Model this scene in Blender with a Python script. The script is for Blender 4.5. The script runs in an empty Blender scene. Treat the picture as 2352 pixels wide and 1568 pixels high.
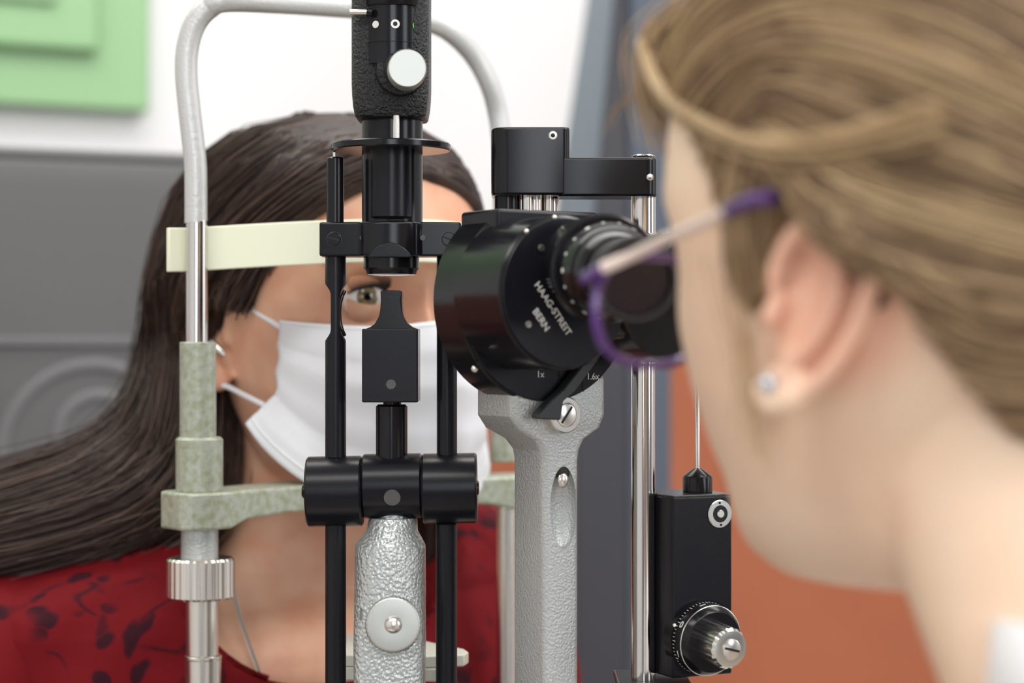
import bpy, bmesh, math, random
import numpy as np
from mathutils import Vector, Matrix
from mathutils.bvhtree import BVHTree

random.seed(7)
scene = bpy.context.scene
col = scene.collection
R = math.radians
CAMH = 1.25
FPX = 4573.0            # 70 mm on 36 mm, 2352 px wide

def P(px, py, Y):
    return Vector(((px - 1176) / FPX * Y, Y, CAMH + (784 - py) / FPX * Y))

# ---------------------------------------------------------------- camera
cam_d = bpy.data.cameras.new('camera')
cam_d.lens = 70.0; cam_d.sensor_width = 36.0; cam_d.clip_start = 0.01
cam_d.dof.use_dof = True; cam_d.dof.focus_distance = 0.985; cam_d.dof.aperture_fstop = 4.8
cam = bpy.data.objects.new('camera', cam_d); col.objects.link(cam)
cam.location = (0, 0, CAMH); cam.rotation_euler = (R(90), 0, 0)
scene.camera = cam

# ---------------------------------------------------------------- world, exposure
w = bpy.data.worlds.new('world'); scene.world = w; w.use_nodes = True
bg = w.node_tree.nodes['Background']
bg.inputs[0].default_value = (0.80, 0.90, 1.0, 1); bg.inputs[1].default_value = 1.0
scene.view_settings.view_transform = 'Standard'
scene.view_settings.look = 'None'
scene.view_settings.gamma = 1.0
scene.view_settings.use_curve_mapping = False
scene.view_settings.exposure = -0.38

# room frame: origin on the back wall, a along the wall, b into the room
ROOM_YAW = R(27)
W0 = Vector((-0.42, 2.30, 0))
def RM(a, b, z):
    return Vector((W0.x + math.cos(ROOM_YAW) * a + math.sin(ROOM_YAW) * b,
                   W0.y + math.sin(ROOM_YAW) * a - math.cos(ROOM_YAW) * b, z))
RMAT = Matrix.Translation(W0) @ Matrix.Rotation(ROOM_YAW, 4, 'Z')   # local x=a, -y=b

def area(name, loc, target, sx, sy, power, color=(1, 1, 1)):
    l = bpy.data.lights.new(name, 'AREA'); l.shape = 'RECTANGLE'; l.size = sx; l.size_y = sy
    l.energy = power; l.color = color
    o = bpy.data.objects.new(name, l); col.objects.link(o); o.location = loc
    o.rotation_euler = (Vector(target) - Vector(loc)).to_track_quat('-Z', 'Y').to_euler()
    return o
area('ceiling_lamp_light', RM(-1.0, 2.4, 2.60), RM(-1.0, 2.4, 0), 1.9, 0.5, 26, (1, 0.97, 0.93))
area('ceiling_lamp_light', RM(0.9, 2.4, 2.60), RM(0.9, 2.4, 0), 1.9, 0.5, 26, (1, 0.97, 0.93))
area('ceiling_lamp_light', RM(0.0, 0.9, 2.60), RM(0.0, 0.9, 0), 2.6, 0.4, 30, (1, 0.97, 0.93))
area('window_daylight', RM(-1.3, 4.35, 1.75), RM(-0.6, 0, 1.2), 1.2, 1.3, 34, (0.90, 0.95, 1.0))
area('window_daylight', RM(1.1, 4.35, 1.75), RM(0.0, 0, 1.2), 1.2, 1.3, 34, (0.90, 0.95, 1.0))
area('window_daylight', RM(2.85, 2.6, 1.75), RM(0.0, 1.8, 1.2), 1.0, 1.3, 16, (0.92, 0.96, 1.0))

# ---------------------------------------------------------------- materials
def mat(name, color, rough=0.5, metal=0.0, spec=0.5, sss=0.0, coat=0.0, emit=None, alpha=1.0, trans=0.0, ior=1.45):
    m = bpy.data.materials.new(name); m.use_nodes = True
    b = m.node_tree.nodes['Principled BSDF']
    b.inputs['Base Color'].default_value = (*color, 1)
    b.inputs['Roughness'].default_value = rough
    b.inputs['Metallic'].default_value = metal
    b.inputs['Specular IOR Level'].default_value = spec
    b.inputs['IOR'].default_value = ior
    b.inputs['Transmission Weight'].default_value = trans
    b.inputs['Coat Weight'].default_value = coat
    b.inputs['Alpha'].default_value = alpha
    if sss:
        b.inputs['Subsurface Weight'].default_value = sss
        b.inputs['Subsurface Radius'].default_value = (1.0, 0.35, 0.2)
        b.inputs['Subsurface Scale'].default_value = 0.004
    if emit:
        b.inputs['Emission Color'].default_value = (*emit[:3], 1); b.inputs['Emission Strength'].default_value = emit[3]
    return m
def N(m, t, **kw):
    n = m.node_tree.nodes.new(t)
    for k, v in kw.items(): setattr(n, k, v)
    return n
def LK(m, a, b): m.node_tree.links.new(a, b)
def coords(m, scale=(1, 1, 1), kind='Object'):
    tc = N(m, 'ShaderNodeTexCoord'); mp = N(m, 'ShaderNodeMapping'); mp.inputs['Scale'].default_value = scale
    LK(m, tc.outputs[kind], mp.inputs['Vector']); return mp.outputs['Vector']
def bump(m, scale, strength, dist, detail=3, tex='noise', stretch=(1, 1, 1)):
    b = m.node_tree.nodes['Principled BSDF']
    if tex == 'noise':
        t = N(m, 'ShaderNodeTexNoise'); t.inputs['Detail'].default_value = detail; out = t.outputs['Fac']
    else:
        t = N(m, 'ShaderNodeTexVoronoi'); t.feature = 'SMOOTH_F1'; out = t.outputs['Distance']
    t.inputs['Scale'].default_value = scale
    LK(m, coords(m, stretch), t.inputs['Vector'])
    bp = N(m, 'ShaderNodeBump'); bp.inputs['Strength'].default_value = strength; bp.inputs['Distance'].default_value = dist
    LK(m, out, bp.inputs['Height']); LK(m, bp.outputs['Normal'], b.inputs['Normal'])
    return out
def vary(m, c1, c2, scale, detail=3, lo=0.4, hi=0.6, stretch=(1, 1, 1), tex='noise'):
    b = m.node_tree.nodes['Principled BSDF']
    t = N(m, 'ShaderNodeTexNoise'); t.inputs['Scale'].default_value = scale; t.inputs['Detail'].default_value = detail
    LK(m, coords(m, stretch), t.inputs['Vector'])
    r = N(m, 'ShaderNodeValToRGB'); r.color_ramp.elements[0].position = lo; r.color_ramp.elements[1].position = hi
    r.color_ramp.elements[0].color = (*c1, 1); r.color_ramp.elements[1].color = (*c2, 1)
    LK(m, t.outputs['Fac'], r.inputs['Fac']); LK(m, r.outputs['Color'], b.inputs['Base Color'])
    return r

M = {}
M['wall'] = mat('white_wall_paint', (0.78, 0.78, 0.79), 0.7); bump(M['wall'], 60, 0.1, 0.001)
M['wall_grey'] = mat('darkened_rear_wall', (0.20, 0.205, 0.22), 0.7)  # unseen rear wall, darkened so the black parts reflect less light
M['knob_alu'] = mat('matt_aluminium', (0.52, 0.53, 0.50), 0.42, metal=0.9)
M['ceiling'] = mat('ceiling_paint', (0.85, 0.85, 0.85), 0.8)
M['floor'] = mat('floor_vinyl', (0.35, 0.30, 0.26), 0.5); vary(M['floor'], (0.33, 0.28, 0.24), (0.42, 0.37, 0.32), 6)
M['terracotta'] = mat('terracotta_paint', (0.42, 0.13, 0.06), 0.6); vary(M['terracotta'], (0.40, 0.12, 0.055), (0.45, 0.14, 0.065), 3)
M['green'] = mat('green_paint', (0.30, 0.51, 0.27), 0.5)
M['chair_grey'] = mat('grey_upholstery', (0.105, 0.105, 0.107), 0.55); bump(M['chair_grey'], 900, 0.25, 0.0005)
M['chair_grey2'] = mat('grey_upholstery_trim', (0.15, 0.15, 0.155), 0.5); bump(M['chair_grey2'], 900, 0.25, 0.0005)
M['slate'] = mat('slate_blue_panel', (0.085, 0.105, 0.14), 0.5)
M['slate_lit_edge'] = mat('slate_lit_edge', (0.15, 0.195, 0.25), 0.45)  # lighter slate: the light on the left bevel is put into the colour
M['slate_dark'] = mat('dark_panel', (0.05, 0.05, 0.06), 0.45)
M['black'] = mat('black_enamel', (0.007, 0.007, 0.009), 0.19, spec=0.34)
M['black_satin'] = mat('black_satin', (0.008, 0.008, 0.011), 0.25, spec=0.28)
_o = bump(M['black_satin'], 2500, 0.12, 0.0003)
M['black_rub'] = mat('black_rubber', (0.012, 0.012, 0.012), 0.55)
M['lever'] = mat('grey_lever_paint', (0.035, 0.038, 0.04), 0.4)
M['dusty'] = mat('dusty_black', (0.02, 0.02, 0.02), 0.30)
vary(M['dusty'], (0.014, 0.014, 0.015), (0.10, 0.095, 0.085), 1500, 6, 0.58, 0.74)
M['crackle'] = mat('black_crackle_paint', (0.016, 0.017, 0.019), 0.30); bump(M['crackle'], 650, 1.0, 0.0022, 4)
M['hammer'] = mat('hammered_grey_paint', (0.50, 0.53, 0.52), 0.33, metal=0.55)
bump(M['hammer'], 620, 0.9, 0.0010, 1, 'voronoi')
M['hammer_fine'] = mat('hammered_grey_paint_smooth', (0.48, 0.50, 0.49), 0.34, metal=0.5)
bump(M['hammer_fine'], 850, 0.7, 0.0008, 2)
M['olive'] = mat('aged_green_grey_paint', (0.36, 0.40, 0.29), 0.38, metal=0.25)
vary(M['olive'], (0.32, 0.34, 0.23), (0.43, 0.46, 0.39), 260, 6, 0.36, 0.60)
M['tube'] = mat('silver_hammer_tube', (0.62, 0.63, 0.62), 0.36, metal=0.3); bump(M['tube'], 500, 0.4, 0.0008, 2)
M['chrome'] = mat('chrome', (0.64, 0.62, 0.60), 0.12, metal=1.0)
M['steel'] = mat('brushed_steel', (0.74, 0.71, 0.66), 0.27, metal=1.0)
M['alu'] = mat('satin_aluminium', (0.66, 0.66, 0.62), 0.24, metal=1.0)
M['strap'] = mat('cream_plastic', (0.87, 0.89, 0.69), 0.45, sss=0.0)
M['cream'] = mat('cream_enamel', (0.60, 0.60, 0.52), 0.4)
M['white_mark'] = mat('white_print', (0.75, 0.75, 0.72), 0.5)
M['green_mark'] = mat('green_print', (0.14, 0.50, 0.10), 0.4)
M['ocular'] = mat('coated_ocular_glass', (0.01, 0.008, 0.012), 0.25)
M['lens'] = mat('lens_glass', (0.85, 0.86, 0.95), 0.05, trans=0.35, coat=1.0)
M['grey_pin'] = mat('worn_grey_pin', (0.10, 0.10, 0.10), 0.55); bump(M['grey_pin'], 2500, 0.8, 0.0005)
M['mask'] = mat('mask_fabric', (0.80, 0.81, 0.85), 0.75, sss=0.0); bump(M['mask'], 1200, 0.25, 0.0003, stretch=(1, 1, 3))
M['skin_p'] = mat('tan_skin', (0.60, 0.315, 0.20), 0.42, sss=0.12)
vary(M['skin_p'], (0.68, 0.34, 0.22), (0.76, 0.46, 0.31), 34, 4, 0.35, 0.65); bump(M['skin_p'], 700, 0.2, 0.0005)
M['skin_n'] = mat('fair_skin', (0.85, 0.62, 0.45), 0.45, sss=0.12)
vary(M['skin_n'], (0.88, 0.63, 0.46), (0.91, 0.70, 0.52), 20, 3, 0.35, 0.65); bump(M['skin_n'], 600, 0.1, 0.0005)
M['ear_n'] = mat('fair_ear_skin', (0.80, 0.40, 0.27), 0.42, sss=0.2)
M['teeth'] = mat('eye_white', (0.8, 0.76, 0.72), 0.12, coat=0.8)
M['brow'] = mat('brow_hair', (0.05, 0.025, 0.018), 0.6)
M['lash'] = mat('lash', (0.01, 0.008, 0.008), 0.5)
M['necklace'] = mat('silver_chain', (0.45, 0.40, 0.36), 0.35, metal=0.9)
M['purple'] = mat('purple_acetate', (0.09, 0.03, 0.20), 0.2, coat=0.5)
M['pinkish'] = mat('pale_pink_acetate', (0.80, 0.66, 0.60), 0.3, coat=0.3)
M['spec_lens'] = mat('spectacle_lens', (1, 1, 1), 0.0, trans=1.0, ior=1.08)
M['shirt_w'] = mat('white_cotton', (0.85, 0.86, 0.88), 0.8)
M['stone'] = mat('earring_stone', (0.55, 0.62, 0.70), 0.12, metal=0.6, coat=1.0)
M['wood'] = mat('table_laminate', (0.62, 0.60, 0.56), 0.4)
M['lamp_on'] = mat('ceiling_lamp_diffuser', (0.9, 0.9, 0.9), 0.5, emit=(1, 0.98, 0.95, 3.0))
M['hole'] = mat('dark_bore', (0.004, 0.004, 0.004), 0.5)
M['red'] = mat('red_floral_fabric', (0.30, 0.010, 0.014), 0.8, spec=0.15)
def red_floral():
    m = M['red']; b = m.node_tree.nodes['Principled BSDF']; v = coords(m)
    n0 = N(m, 'ShaderNodeTexNoise'); n0.inputs['Scale'].default_value = 26; n0.inputs['Detail'].default_value = 2; LK(m, v, n0.inputs['Vector'])
    mx = N(m, 'ShaderNodeVectorMath', operation='MULTIPLY_ADD'); mx.inputs[1].default_value = (0.045, 0.045, 0.045)
    LK(m, n0.outputs['Color'], mx.inputs[0]); LK(m, v, mx.inputs[2])
    vo = N(m, 'ShaderNodeTexVoronoi'); vo.inputs['Scale'].default_value = 60; LK(m, mx.outputs[0], vo.inputs['Vector'])
    r1 = N(m, 'ShaderNodeValToRGB'); r1.color_ramp.elements[0].position = 0.34; r1.color_ramp.elements[0].color = (1, 1, 1, 1)
    r1.color_ramp.elements[1].position = 0.46; r1.color_ramp.elements[1].color = (0, 0, 0, 1); LK(m, vo.outputs['Distance'], r1.inputs['Fac'])
    n1 = N(m, 'ShaderNodeTexNoise'); n1.inputs['Scale'].default_value = 20; n1.inputs['Detail'].default_value = 1; LK(m, v, n1.inputs['Vector'])
    r2 = N(m, 'ShaderNodeValToRGB'); r2.color_ramp.elements[0].position = 0.47; r2.color_ramp.elements[1].position = 0.53; LK(m, n1.outputs['Fac'], r2.inputs['Fac'])
    mu = N(m, 'ShaderNodeMath', operation='MULTIPLY'); LK(m, r1.outputs['Color'], mu.inputs[0]); LK(m, r2.outputs['Color'], mu.inputs[1])
    # curling stems
    n2 = N(m, 'ShaderNodeTexNoise'); n2.inputs['Scale'].default_value = 30; n2.inputs['Detail'].default_value = 0.5; LK(m, v, n2.inputs['Vector'])
    r3 = N(m, 'ShaderNodeValToRGB'); e = r3.color_ramp.elements; e[0].position = 0.47; e[0].color = (0, 0, 0, 1); e[1].position = 0.5; e[1].color = (1, 1, 1, 1)
    e2 = r3.color_ramp.elements.new(0.53); e2.color = (0, 0, 0, 1); LK(m, n2.outputs['Fac'], r3.inputs['Fac'])
    m3 = N(m, 'ShaderNodeMath', operation='MULTIPLY'); n4 = N(m, 'ShaderNodeTexNoise'); n4.inputs['Scale'].default_value = 45; LK(m, v, n4.inputs['Vector'])
    r4 = N(m, 'ShaderNodeValToRGB'); r4.color_ramp.elements[0].position = 0.46; r4.color_ramp.elements[1].position = 0.56; LK(m, n4.outputs['Fac'], r4.inputs['Fac'])
    LK(m, r3.outputs['Color'], m3.inputs[0]); LK(m, r4.outputs['Color'], m3.inputs[1])
    ma = N(m, 'ShaderNodeMath', operation='MAXIMUM'); LK(m, mu.outputs[0], ma.inputs[0]); LK(m, m3.outputs[0], ma.inputs[1])
    mc = N(m, 'ShaderNodeMix', data_type='RGBA'); LK(m, ma.outputs[0], mc.inputs[0])
    mc.inputs[6].default_value = (0.135, 0.004, 0.007, 1); mc.inputs[7].default_value = (0.030, 0.004, 0.009, 1)
    LK(m, mc.outputs[2], b.inputs['Base Color'])
    nb = N(m, 'ShaderNodeTexNoise'); nb.inputs['Scale'].default_value = 12; LK(m, v, nb.inputs['Vector'])
    bp = N(m, 'ShaderNodeBump'); bp.inputs['Strength'].default_value = 0.6; bp.inputs['Distance'].default_value = 0.02
    LK(m, nb.outputs['Fac'], bp.inputs['Height']); LK(m, bp.outputs['Normal'], b.inputs['Normal'])
red_floral()
def hair_mats(base, names):
    return [mat(n, c, 0.42, spec=0.5) for n, c in zip(names, base)]
HAIR_P = hair_mats([(0.020, 0.011, 0.010), (0.042, 0.023, 0.018), (0.072, 0.039, 0.028), (0.105, 0.060, 0.042)],
                   ['dark_brown_hair_a', 'dark_brown_hair_b', 'dark_brown_hair_c', 'dark_brown_hair_d'])
HAIR_N = hair_mats([(0.20, 0.125, 0.075), (0.30, 0.20, 0.11), (0.45, 0.31, 0.17), (0.66, 0.48, 0.27)],
                   ['blond_hair_a', 'blond_hair_b', 'blond_hair_c', 'blond_hair_d'])

# ---------------------------------------------------------------- mesh helpers
class MB:
    def __init__(s): s.v = []; s.f = []
    def add(s, vs, fs, T=None):
        n = len(s.v)
        s.v += [tuple(T @ Vector(v)) for v in vs] if T is not None else [tuple(v) for v in vs]
        s.f += [tuple(i + n for i in f) for f in fs]; return s
    def box(s, c, d, T=None):
        x, y, z = c; a, b, h = d[0] / 2, d[1] / 2, d[2] / 2
        vs = [(x + i * a, y + j * b, z + k * h) for k in (-1, 1) for j in (-1, 1) for i in (-1, 1)]
        return s.add(vs, [(0, 2, 3, 1), (4, 5, 7, 6), (0, 1, 5, 4), (2, 6, 7, 3), (0, 4, 6, 2), (1, 3, 7, 5)], T)
    def lathe(s, prof, seg=48, T=None, fr=None):
        """prof: (r, z) from bottom to top, about z; fr(angle, r) may change the radius"""
        vs = []; fs = []
        for r, z in prof:
            for i in range(seg):
                a = 2 * math.pi * i / seg; rr = fr(i, r) if fr else r
                vs.append((rr * math.cos(a), rr * math.sin(a), z))
        for k in range(len(prof) - 1):
            for i in range(seg):
                j = (i + 1) % seg
                fs.append((k * seg + i, k * seg + j, (k + 1) * seg + j, (k + 1) * seg + i))
        fs.append(tuple(reversed(range(seg)))); fs.append(tuple((len(prof) - 1) * seg + i for i in range(seg)))
        return s.add(vs, fs, T)
    def prism(s, pts, y0, y1, T=None):
        """outline (x, z) extruded along y"""
        n = len(pts); vs = [(x, y0, z) for x, z in pts] + [(x, y1, z) for x, z in pts]
        ar = sum(pts[i][0] * pts[(i + 1) % n][1] - pts[(i + 1) % n][0] * pts[i][1] for i in range(n))
        fs = [(i, (i + 1) % n, n + (i + 1) % n, n + i) for i in range(n)] + [tuple(reversed(range(n))), tuple(range(n, 2 * n))]
        if ar > 0: fs = [tuple(reversed(f)) for f in fs]
        return s.add(vs, fs, T)
    def loft(s, rings, T=None, cap=True, closed=True):
        n = len(rings[0]); vs = [p for r in rings for p in r]; fs = []
        for k in range(len(rings) - 1):
            for i in range(n if closed else n - 1):
                j = (i + 1) % n; fs.append((k * n + i, k * n + j, (k + 1) * n + j, (k + 1) * n + i))
        if cap: fs.append(tuple(reversed(range(n)))); fs.append(tuple((len(rings) - 1) * n + i for i in range(n)))
        return s.add(vs, fs, T)
    def tube(s, path, rad, seg=16, T=None, flat=1.0, up=None):
        path = [Vector(p) for p in path]; rings = []; n = len(path)
        rr = rad if isinstance(rad, (list, tuple)) else [rad] * n
        prev = None
        for i, p in enumerate(path):
            t = (path[min(i + 1, n - 1)] - path[max(i - 1, 0)]).normalized()
            if prev is None:
                u = Vector(up) if up else (Vector((0, 0, 1)) if abs(t.z) < 0.9 else Vector((1, 0, 0)))
            else: u = prev
            u = (u - t * u.dot(t)).normalized(); prev = u; v = t.cross(u)
            rings.append([tuple(p + (u * math.cos(a) + v * math.sin(a) * flat) * rr[i]) for a in [2 * math.pi * k / seg for k in range(seg)]])
        return s.loft(rings, T)
    def ball(s, c, r, seg=24, rings=14, T=None):
        r = (r, r, r) if not isinstance(r, (tuple, list)) else r
        prof = [[(c[0] + r[0] * math.sin(math.pi * k / rings) * math.cos(2 * math.pi * i / seg),
                  c[1] + r[1] * math.sin(math.pi * k / rings) * math.sin(2 * math.pi * i / seg),
                  c[2] - r[2] * math.cos(math.pi * k / rings)) for i in range(seg)] for k in range(1, rings)]
        return s.loft(prof, T)
    def build(s, name, m, parent=None, bevel=0, seg=2, ang=35, smooth=True):
        me = bpy.data.meshes.new(name); me.from_pydata(s.v, [], s.f); me.update()
        o = bpy.data.objects.new(name, me); col.objects.link(o)
        for mm in (m if isinstance(m, list) else [m]): me.materials.append(mm)
        if smooth:
            me.shade_smooth(); me.set_sharp_from_angle(angle=R(ang))
        if bevel:
            b = o.modifiers.new('bevel', 'BEVEL'); b.width = bevel; b.segments = seg; b.limit_method = 'ANGLE'; b.angle_limit = R(40); b.harden_normals = False
        if parent:
            o.parent = parent; o.matrix_parent_inverse = parent.matrix_basis.inverted()
        return o

def tag(o, label=None, cat=None, group=None, kind=None):
    if label: o['label'] = label
    if cat: o['category'] = cat
    if group: o['group'] = group
    if kind: o['kind'] = kind
    return o
def empty(name, loc, label, cat, group=None):
    o = bpy.data.objects.new(name, None); col.objects.link(o); o.location = loc; o.empty_display_size = 0.02
    return tag(o, label, cat, group)
def axis(origin, direction, up=(0, 0, 1)):
    """matrix whose local z runs along direction"""
    z = Vector(direction).normalized(); u = Vector(up)
    if abs(z.dot(u)) > 0.99: u = Vector((0, 1, 0))
    x = u.cross(z).normalized(); y = z.cross(x)
    m = Matrix((x, y, z)).transposed().to_4x4(); m.translation = Vector(origin); return m
def catmull(pts, n):
    pts = [Vector(p) for p in pts]; out = []; m = len(pts) - 1
    for k in range(n):
        t = k / (n - 1) * m; i = min(int(t), m - 1); f = t - i
        p0 = pts[max(i - 1, 0)]; p1 = pts[i]; p2 = pts[i + 1]; p3 = pts[min(i + 2, m)]
        out.append(0.5 * ((2 * p1) + (p2 - p0) * f + (2 * p0 - 5 * p1 + 4 * p2 - p3) * f * f + (3 * p1 - p0 - 3 * p2 + p3) * f ** 3))
    return out
def vcyl(mb, x0, x1, y0, y1, Y, seg=40, ch=0.0008, r=None):
    """vertical cylinder filling pixel columns x0..x1 and rows y0 (top)..y1 (bottom) at depth Y"""
    c = P((x0 + x1) / 2, y0, Y); zb = P(0, y1, Y).z; rad = r or (x1 - x0) / 2 / FPX * Y
    h = c.z - zb
    T = Matrix.Translation((c.x, c.y, zb))
    return mb.lathe([(rad - ch, 0), (rad, ch), (rad, h - ch), (rad - ch, h)], seg, T)
def text(parent, name, s, size, T, m, depth=0.0002, align='CENTER'):
    cu = bpy.data.curves.new(name, 'FONT'); cu.body = s; cu.size = size; cu.extrude = depth; cu.align_x = align; cu.align_y = 'CENTER'
    t = bpy.data.objects.new(name + '_tmp', cu); col.objects.link(t)
    dg = bpy.context.evaluated_depsgraph_get(); me = bpy.data.meshes.new_from_object(t.evaluated_get(dg))
    bpy.data.objects.remove(t, do_unlink=True)
    me.transform(T); me.materials.clear(); me.materials.append(m)
    o = bpy.data.objects.new(name, me); col.objects.link(o)
    o.parent = parent; o.matrix_parent_inverse = parent.matrix_basis.inverted(); return o
def slot_screw(parent, origin, direction, r, slot_angle, head, name='screw', h=0.0008):
    T = axis(origin, direction)
    mb = MB(); mb.lathe([(r, -h), (r, h * 0.6), (r * 0.9, h)], 32, T); o = mb.build(name, head, parent)
    Ts = T @ Matrix.Rotation(slot_angle, 4, 'Z')
    MB().box((0, 0, h), (r * 1.75, r * 0.22, h * 0.3), Ts).build('slot', M['hole'], o)
    return o

# ================================================================= ROOM
def slab(name, a0, a1, b0, b1, z0, z1, m):
    o = MB().box(((a0 + a1) / 2, -(b0 + b1) / 2, (z0 + z1) / 2), (a1 - a0, b1 - b0, z1 - z0), RMAT).build(name, m, smooth=False)
    return tag(o, kind='structure')
slab('floor', -2.6, 3.0, -0.1, 4.5, -0.1, 0, M['floor'])
slab('ceiling', -2.6, 3.0, -0.1, 4.5, 2.7, 2.8, M['ceiling'])
slab('wall_back', -2.6, 3.0, -0.1, 0, 0, 2.7, M['wall'])
slab('trim_1', -2.5, 2.9, 0, 0.012, 0, 1.235, M['terracotta'])       # painted dado on the back wall
slab('wall_left', -2.6, -2.5, 0, 4.4, 0, 2.7, M['wall'])
slab('wall_right', 2.9, 3.0, 0, 4.4, 0, 2.7, M['wall'])
slab('wall_rear', -2.6, 3.0, 4.4, 4.5, 0, 2.7, M['wall_grey'])

# green panelled cupboard doors, hung on the back wall
def green_door(a0, a1, z0, z1, label):
    g = empty('cupboard_door', RM((a0 + a1) / 2, 0.02, z0), label, 'cupboard door', None)
    MB().box(((a0 + a1) / 2, -0.014, (z0 + z1) / 2), (a1 - a0, 0.026, z1 - z0), RMAT).build('door_board', M['green'], g, bevel=0.004)
    mrg = 0.062
    MB().box(((a0 + a1) / 2, -0.034, (z0 + z1) / 2), (a1 - a0 - 2 * mrg, 0.018, z1 - z0 - 2 * mrg), RMAT).build('raised_panel', M['green'], g, bevel=0.006, seg=3)
    m2 = mrg + 0.05
    MB().box(((a0 + a1) / 2, -0.046, (z0 + z1) / 2), (a1 - a0 - 2 * m2, 0.010, z1 - z0 - 2 * m2), RMAT).build('centre_panel', M['green'], g, bevel=0.004, seg=3)
green_door(-0.60, -0.006, 1.512, 2.25, 'pale green panelled cupboard door on the white wall, upper left')
green_door(-1.22, -0.62, 1.512, 2.25, 'pale green cupboard door beyond the left edge of view')

# grey examination chair
def chair():
    g = empty('examination_chair', (-0.45, 1.72, 0), 'grey padded examination chair back with stitched rings behind the patient', 'chair')
    yaw = R(24); O = P(420, 378, 1.66)
    # local: x along width (to the left negative), z up, y back
    T = Matrix.Translation(P(470, 784, 1.66)) @ Matrix.Rotation(yaw, 4, 'Z')
    s = 1.66 / FPX
    top = (784 - 372) * s; W = 0.52
    def ring(inset, y):
        pts = []; x0, x1, z0, z1 = -W + inset, 0.06 - inset, -0.62 + inset, top - inset; r = 0.035
        for cx, cz, a0 in ((x1 - r, z1 - r, 0), (x0 + r, z1 - r, 90), (x0 + r, z0 + r, 180), (x1 - r, z0 + r, 270)):
            for k in range(7):
                a = R(a0 + 15 * k); pts.append((cx + r * math.cos(a), y, cz + r * math.sin(a)))
        return pts
    MB().loft([ring(0.0, 0.10), ring(0.0, 0.012), ring(0.006, 0.003), ring(0.018, 0.0)], T).build('backrest', M['chair_grey'], g)
    top_rim = MB().box(((-W + 0.06) / 2, 0.05, top + 0.003), (W + 0.03, 0.085, 0.010), T).build('top_piping', M['chair_grey2'], g, bevel=0.004)
    def ridge(cx, cz, r, wd, a0, a1, nm):
        path = [(cx + r * math.cos(R(a)), -0.001, cz + r * math.sin(R(a))) for a in np.linspace(a0, a1, 60)]
        MB().tube(path, wd, 10, T, flat=0.25, up=None).build(nm, M['chair_grey2'], g)
    ridge(-0.093, -0.092, 0.073, 0.0055, 0, 360, 'stitched_ring'); ridge(-0.088, -0.078, 0.034, 0.005, 0, 360, 'stitched_ring')
    MB().box((-W / 2 + 0.03, -0.001, 0.0), (W - 0.01, 0.004, 0.008), T).build('seam_band', M['chair_grey2'], g, bevel=0.001)
    MB().box((-W / 2 + 0.03, -0.16, -0.66), (W, 0.5, 0.10), T).build('seat', M['chair_grey'], g, bevel=0.03, seg=4)
    Tp = T @ Matrix.Translation((-W / 2 + 0.03, -0.12, -CAMH))
    MB().lathe([(0.26, 0.0), (0.26, 0.03), (0.05, 0.06), (0.05, 0.56)], 40, Tp).build('pedestal', M['slate_dark'], g)
chair()

# slate-blue screen standing before the wall on the right
def screen():
    g = empty('folding_screen', P(1440, 784, 1.95) - Vector((0, 0, CAMH)), 'tall slate blue curved screen in front of the white wall', 'screen')
    Y = 1.95
    def strip(xf0, xf1, d0, d1, th, m, nm):
        rings = []
        for py in np.linspace(-250, 3600, 40):
            a, b = xf0(py), xf1(py)
            p = P(a, py, Y + d0); q = P(b, py, Y + d1)
            n = Vector((0, th, 0)); rings.append([tuple(p), tuple(q), tuple(q + n), tuple(p + n)])
        MB().loft(rings).build(nm, m, g, bevel=0.006)
    L = lambda py: 1349 - 0.15 * py if py < 1000 else 1199.0
    B = lambda py: (1410 - 0.09 * py) if py < 1000 else 1320.0
    strip(L, B, 0.10, 0.0, 0.04, M['slate_lit_edge'], 'rounded_edge')
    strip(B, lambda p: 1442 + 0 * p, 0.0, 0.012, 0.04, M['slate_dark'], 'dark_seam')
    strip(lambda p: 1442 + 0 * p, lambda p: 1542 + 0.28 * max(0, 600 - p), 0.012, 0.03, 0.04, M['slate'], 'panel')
screen()

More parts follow.
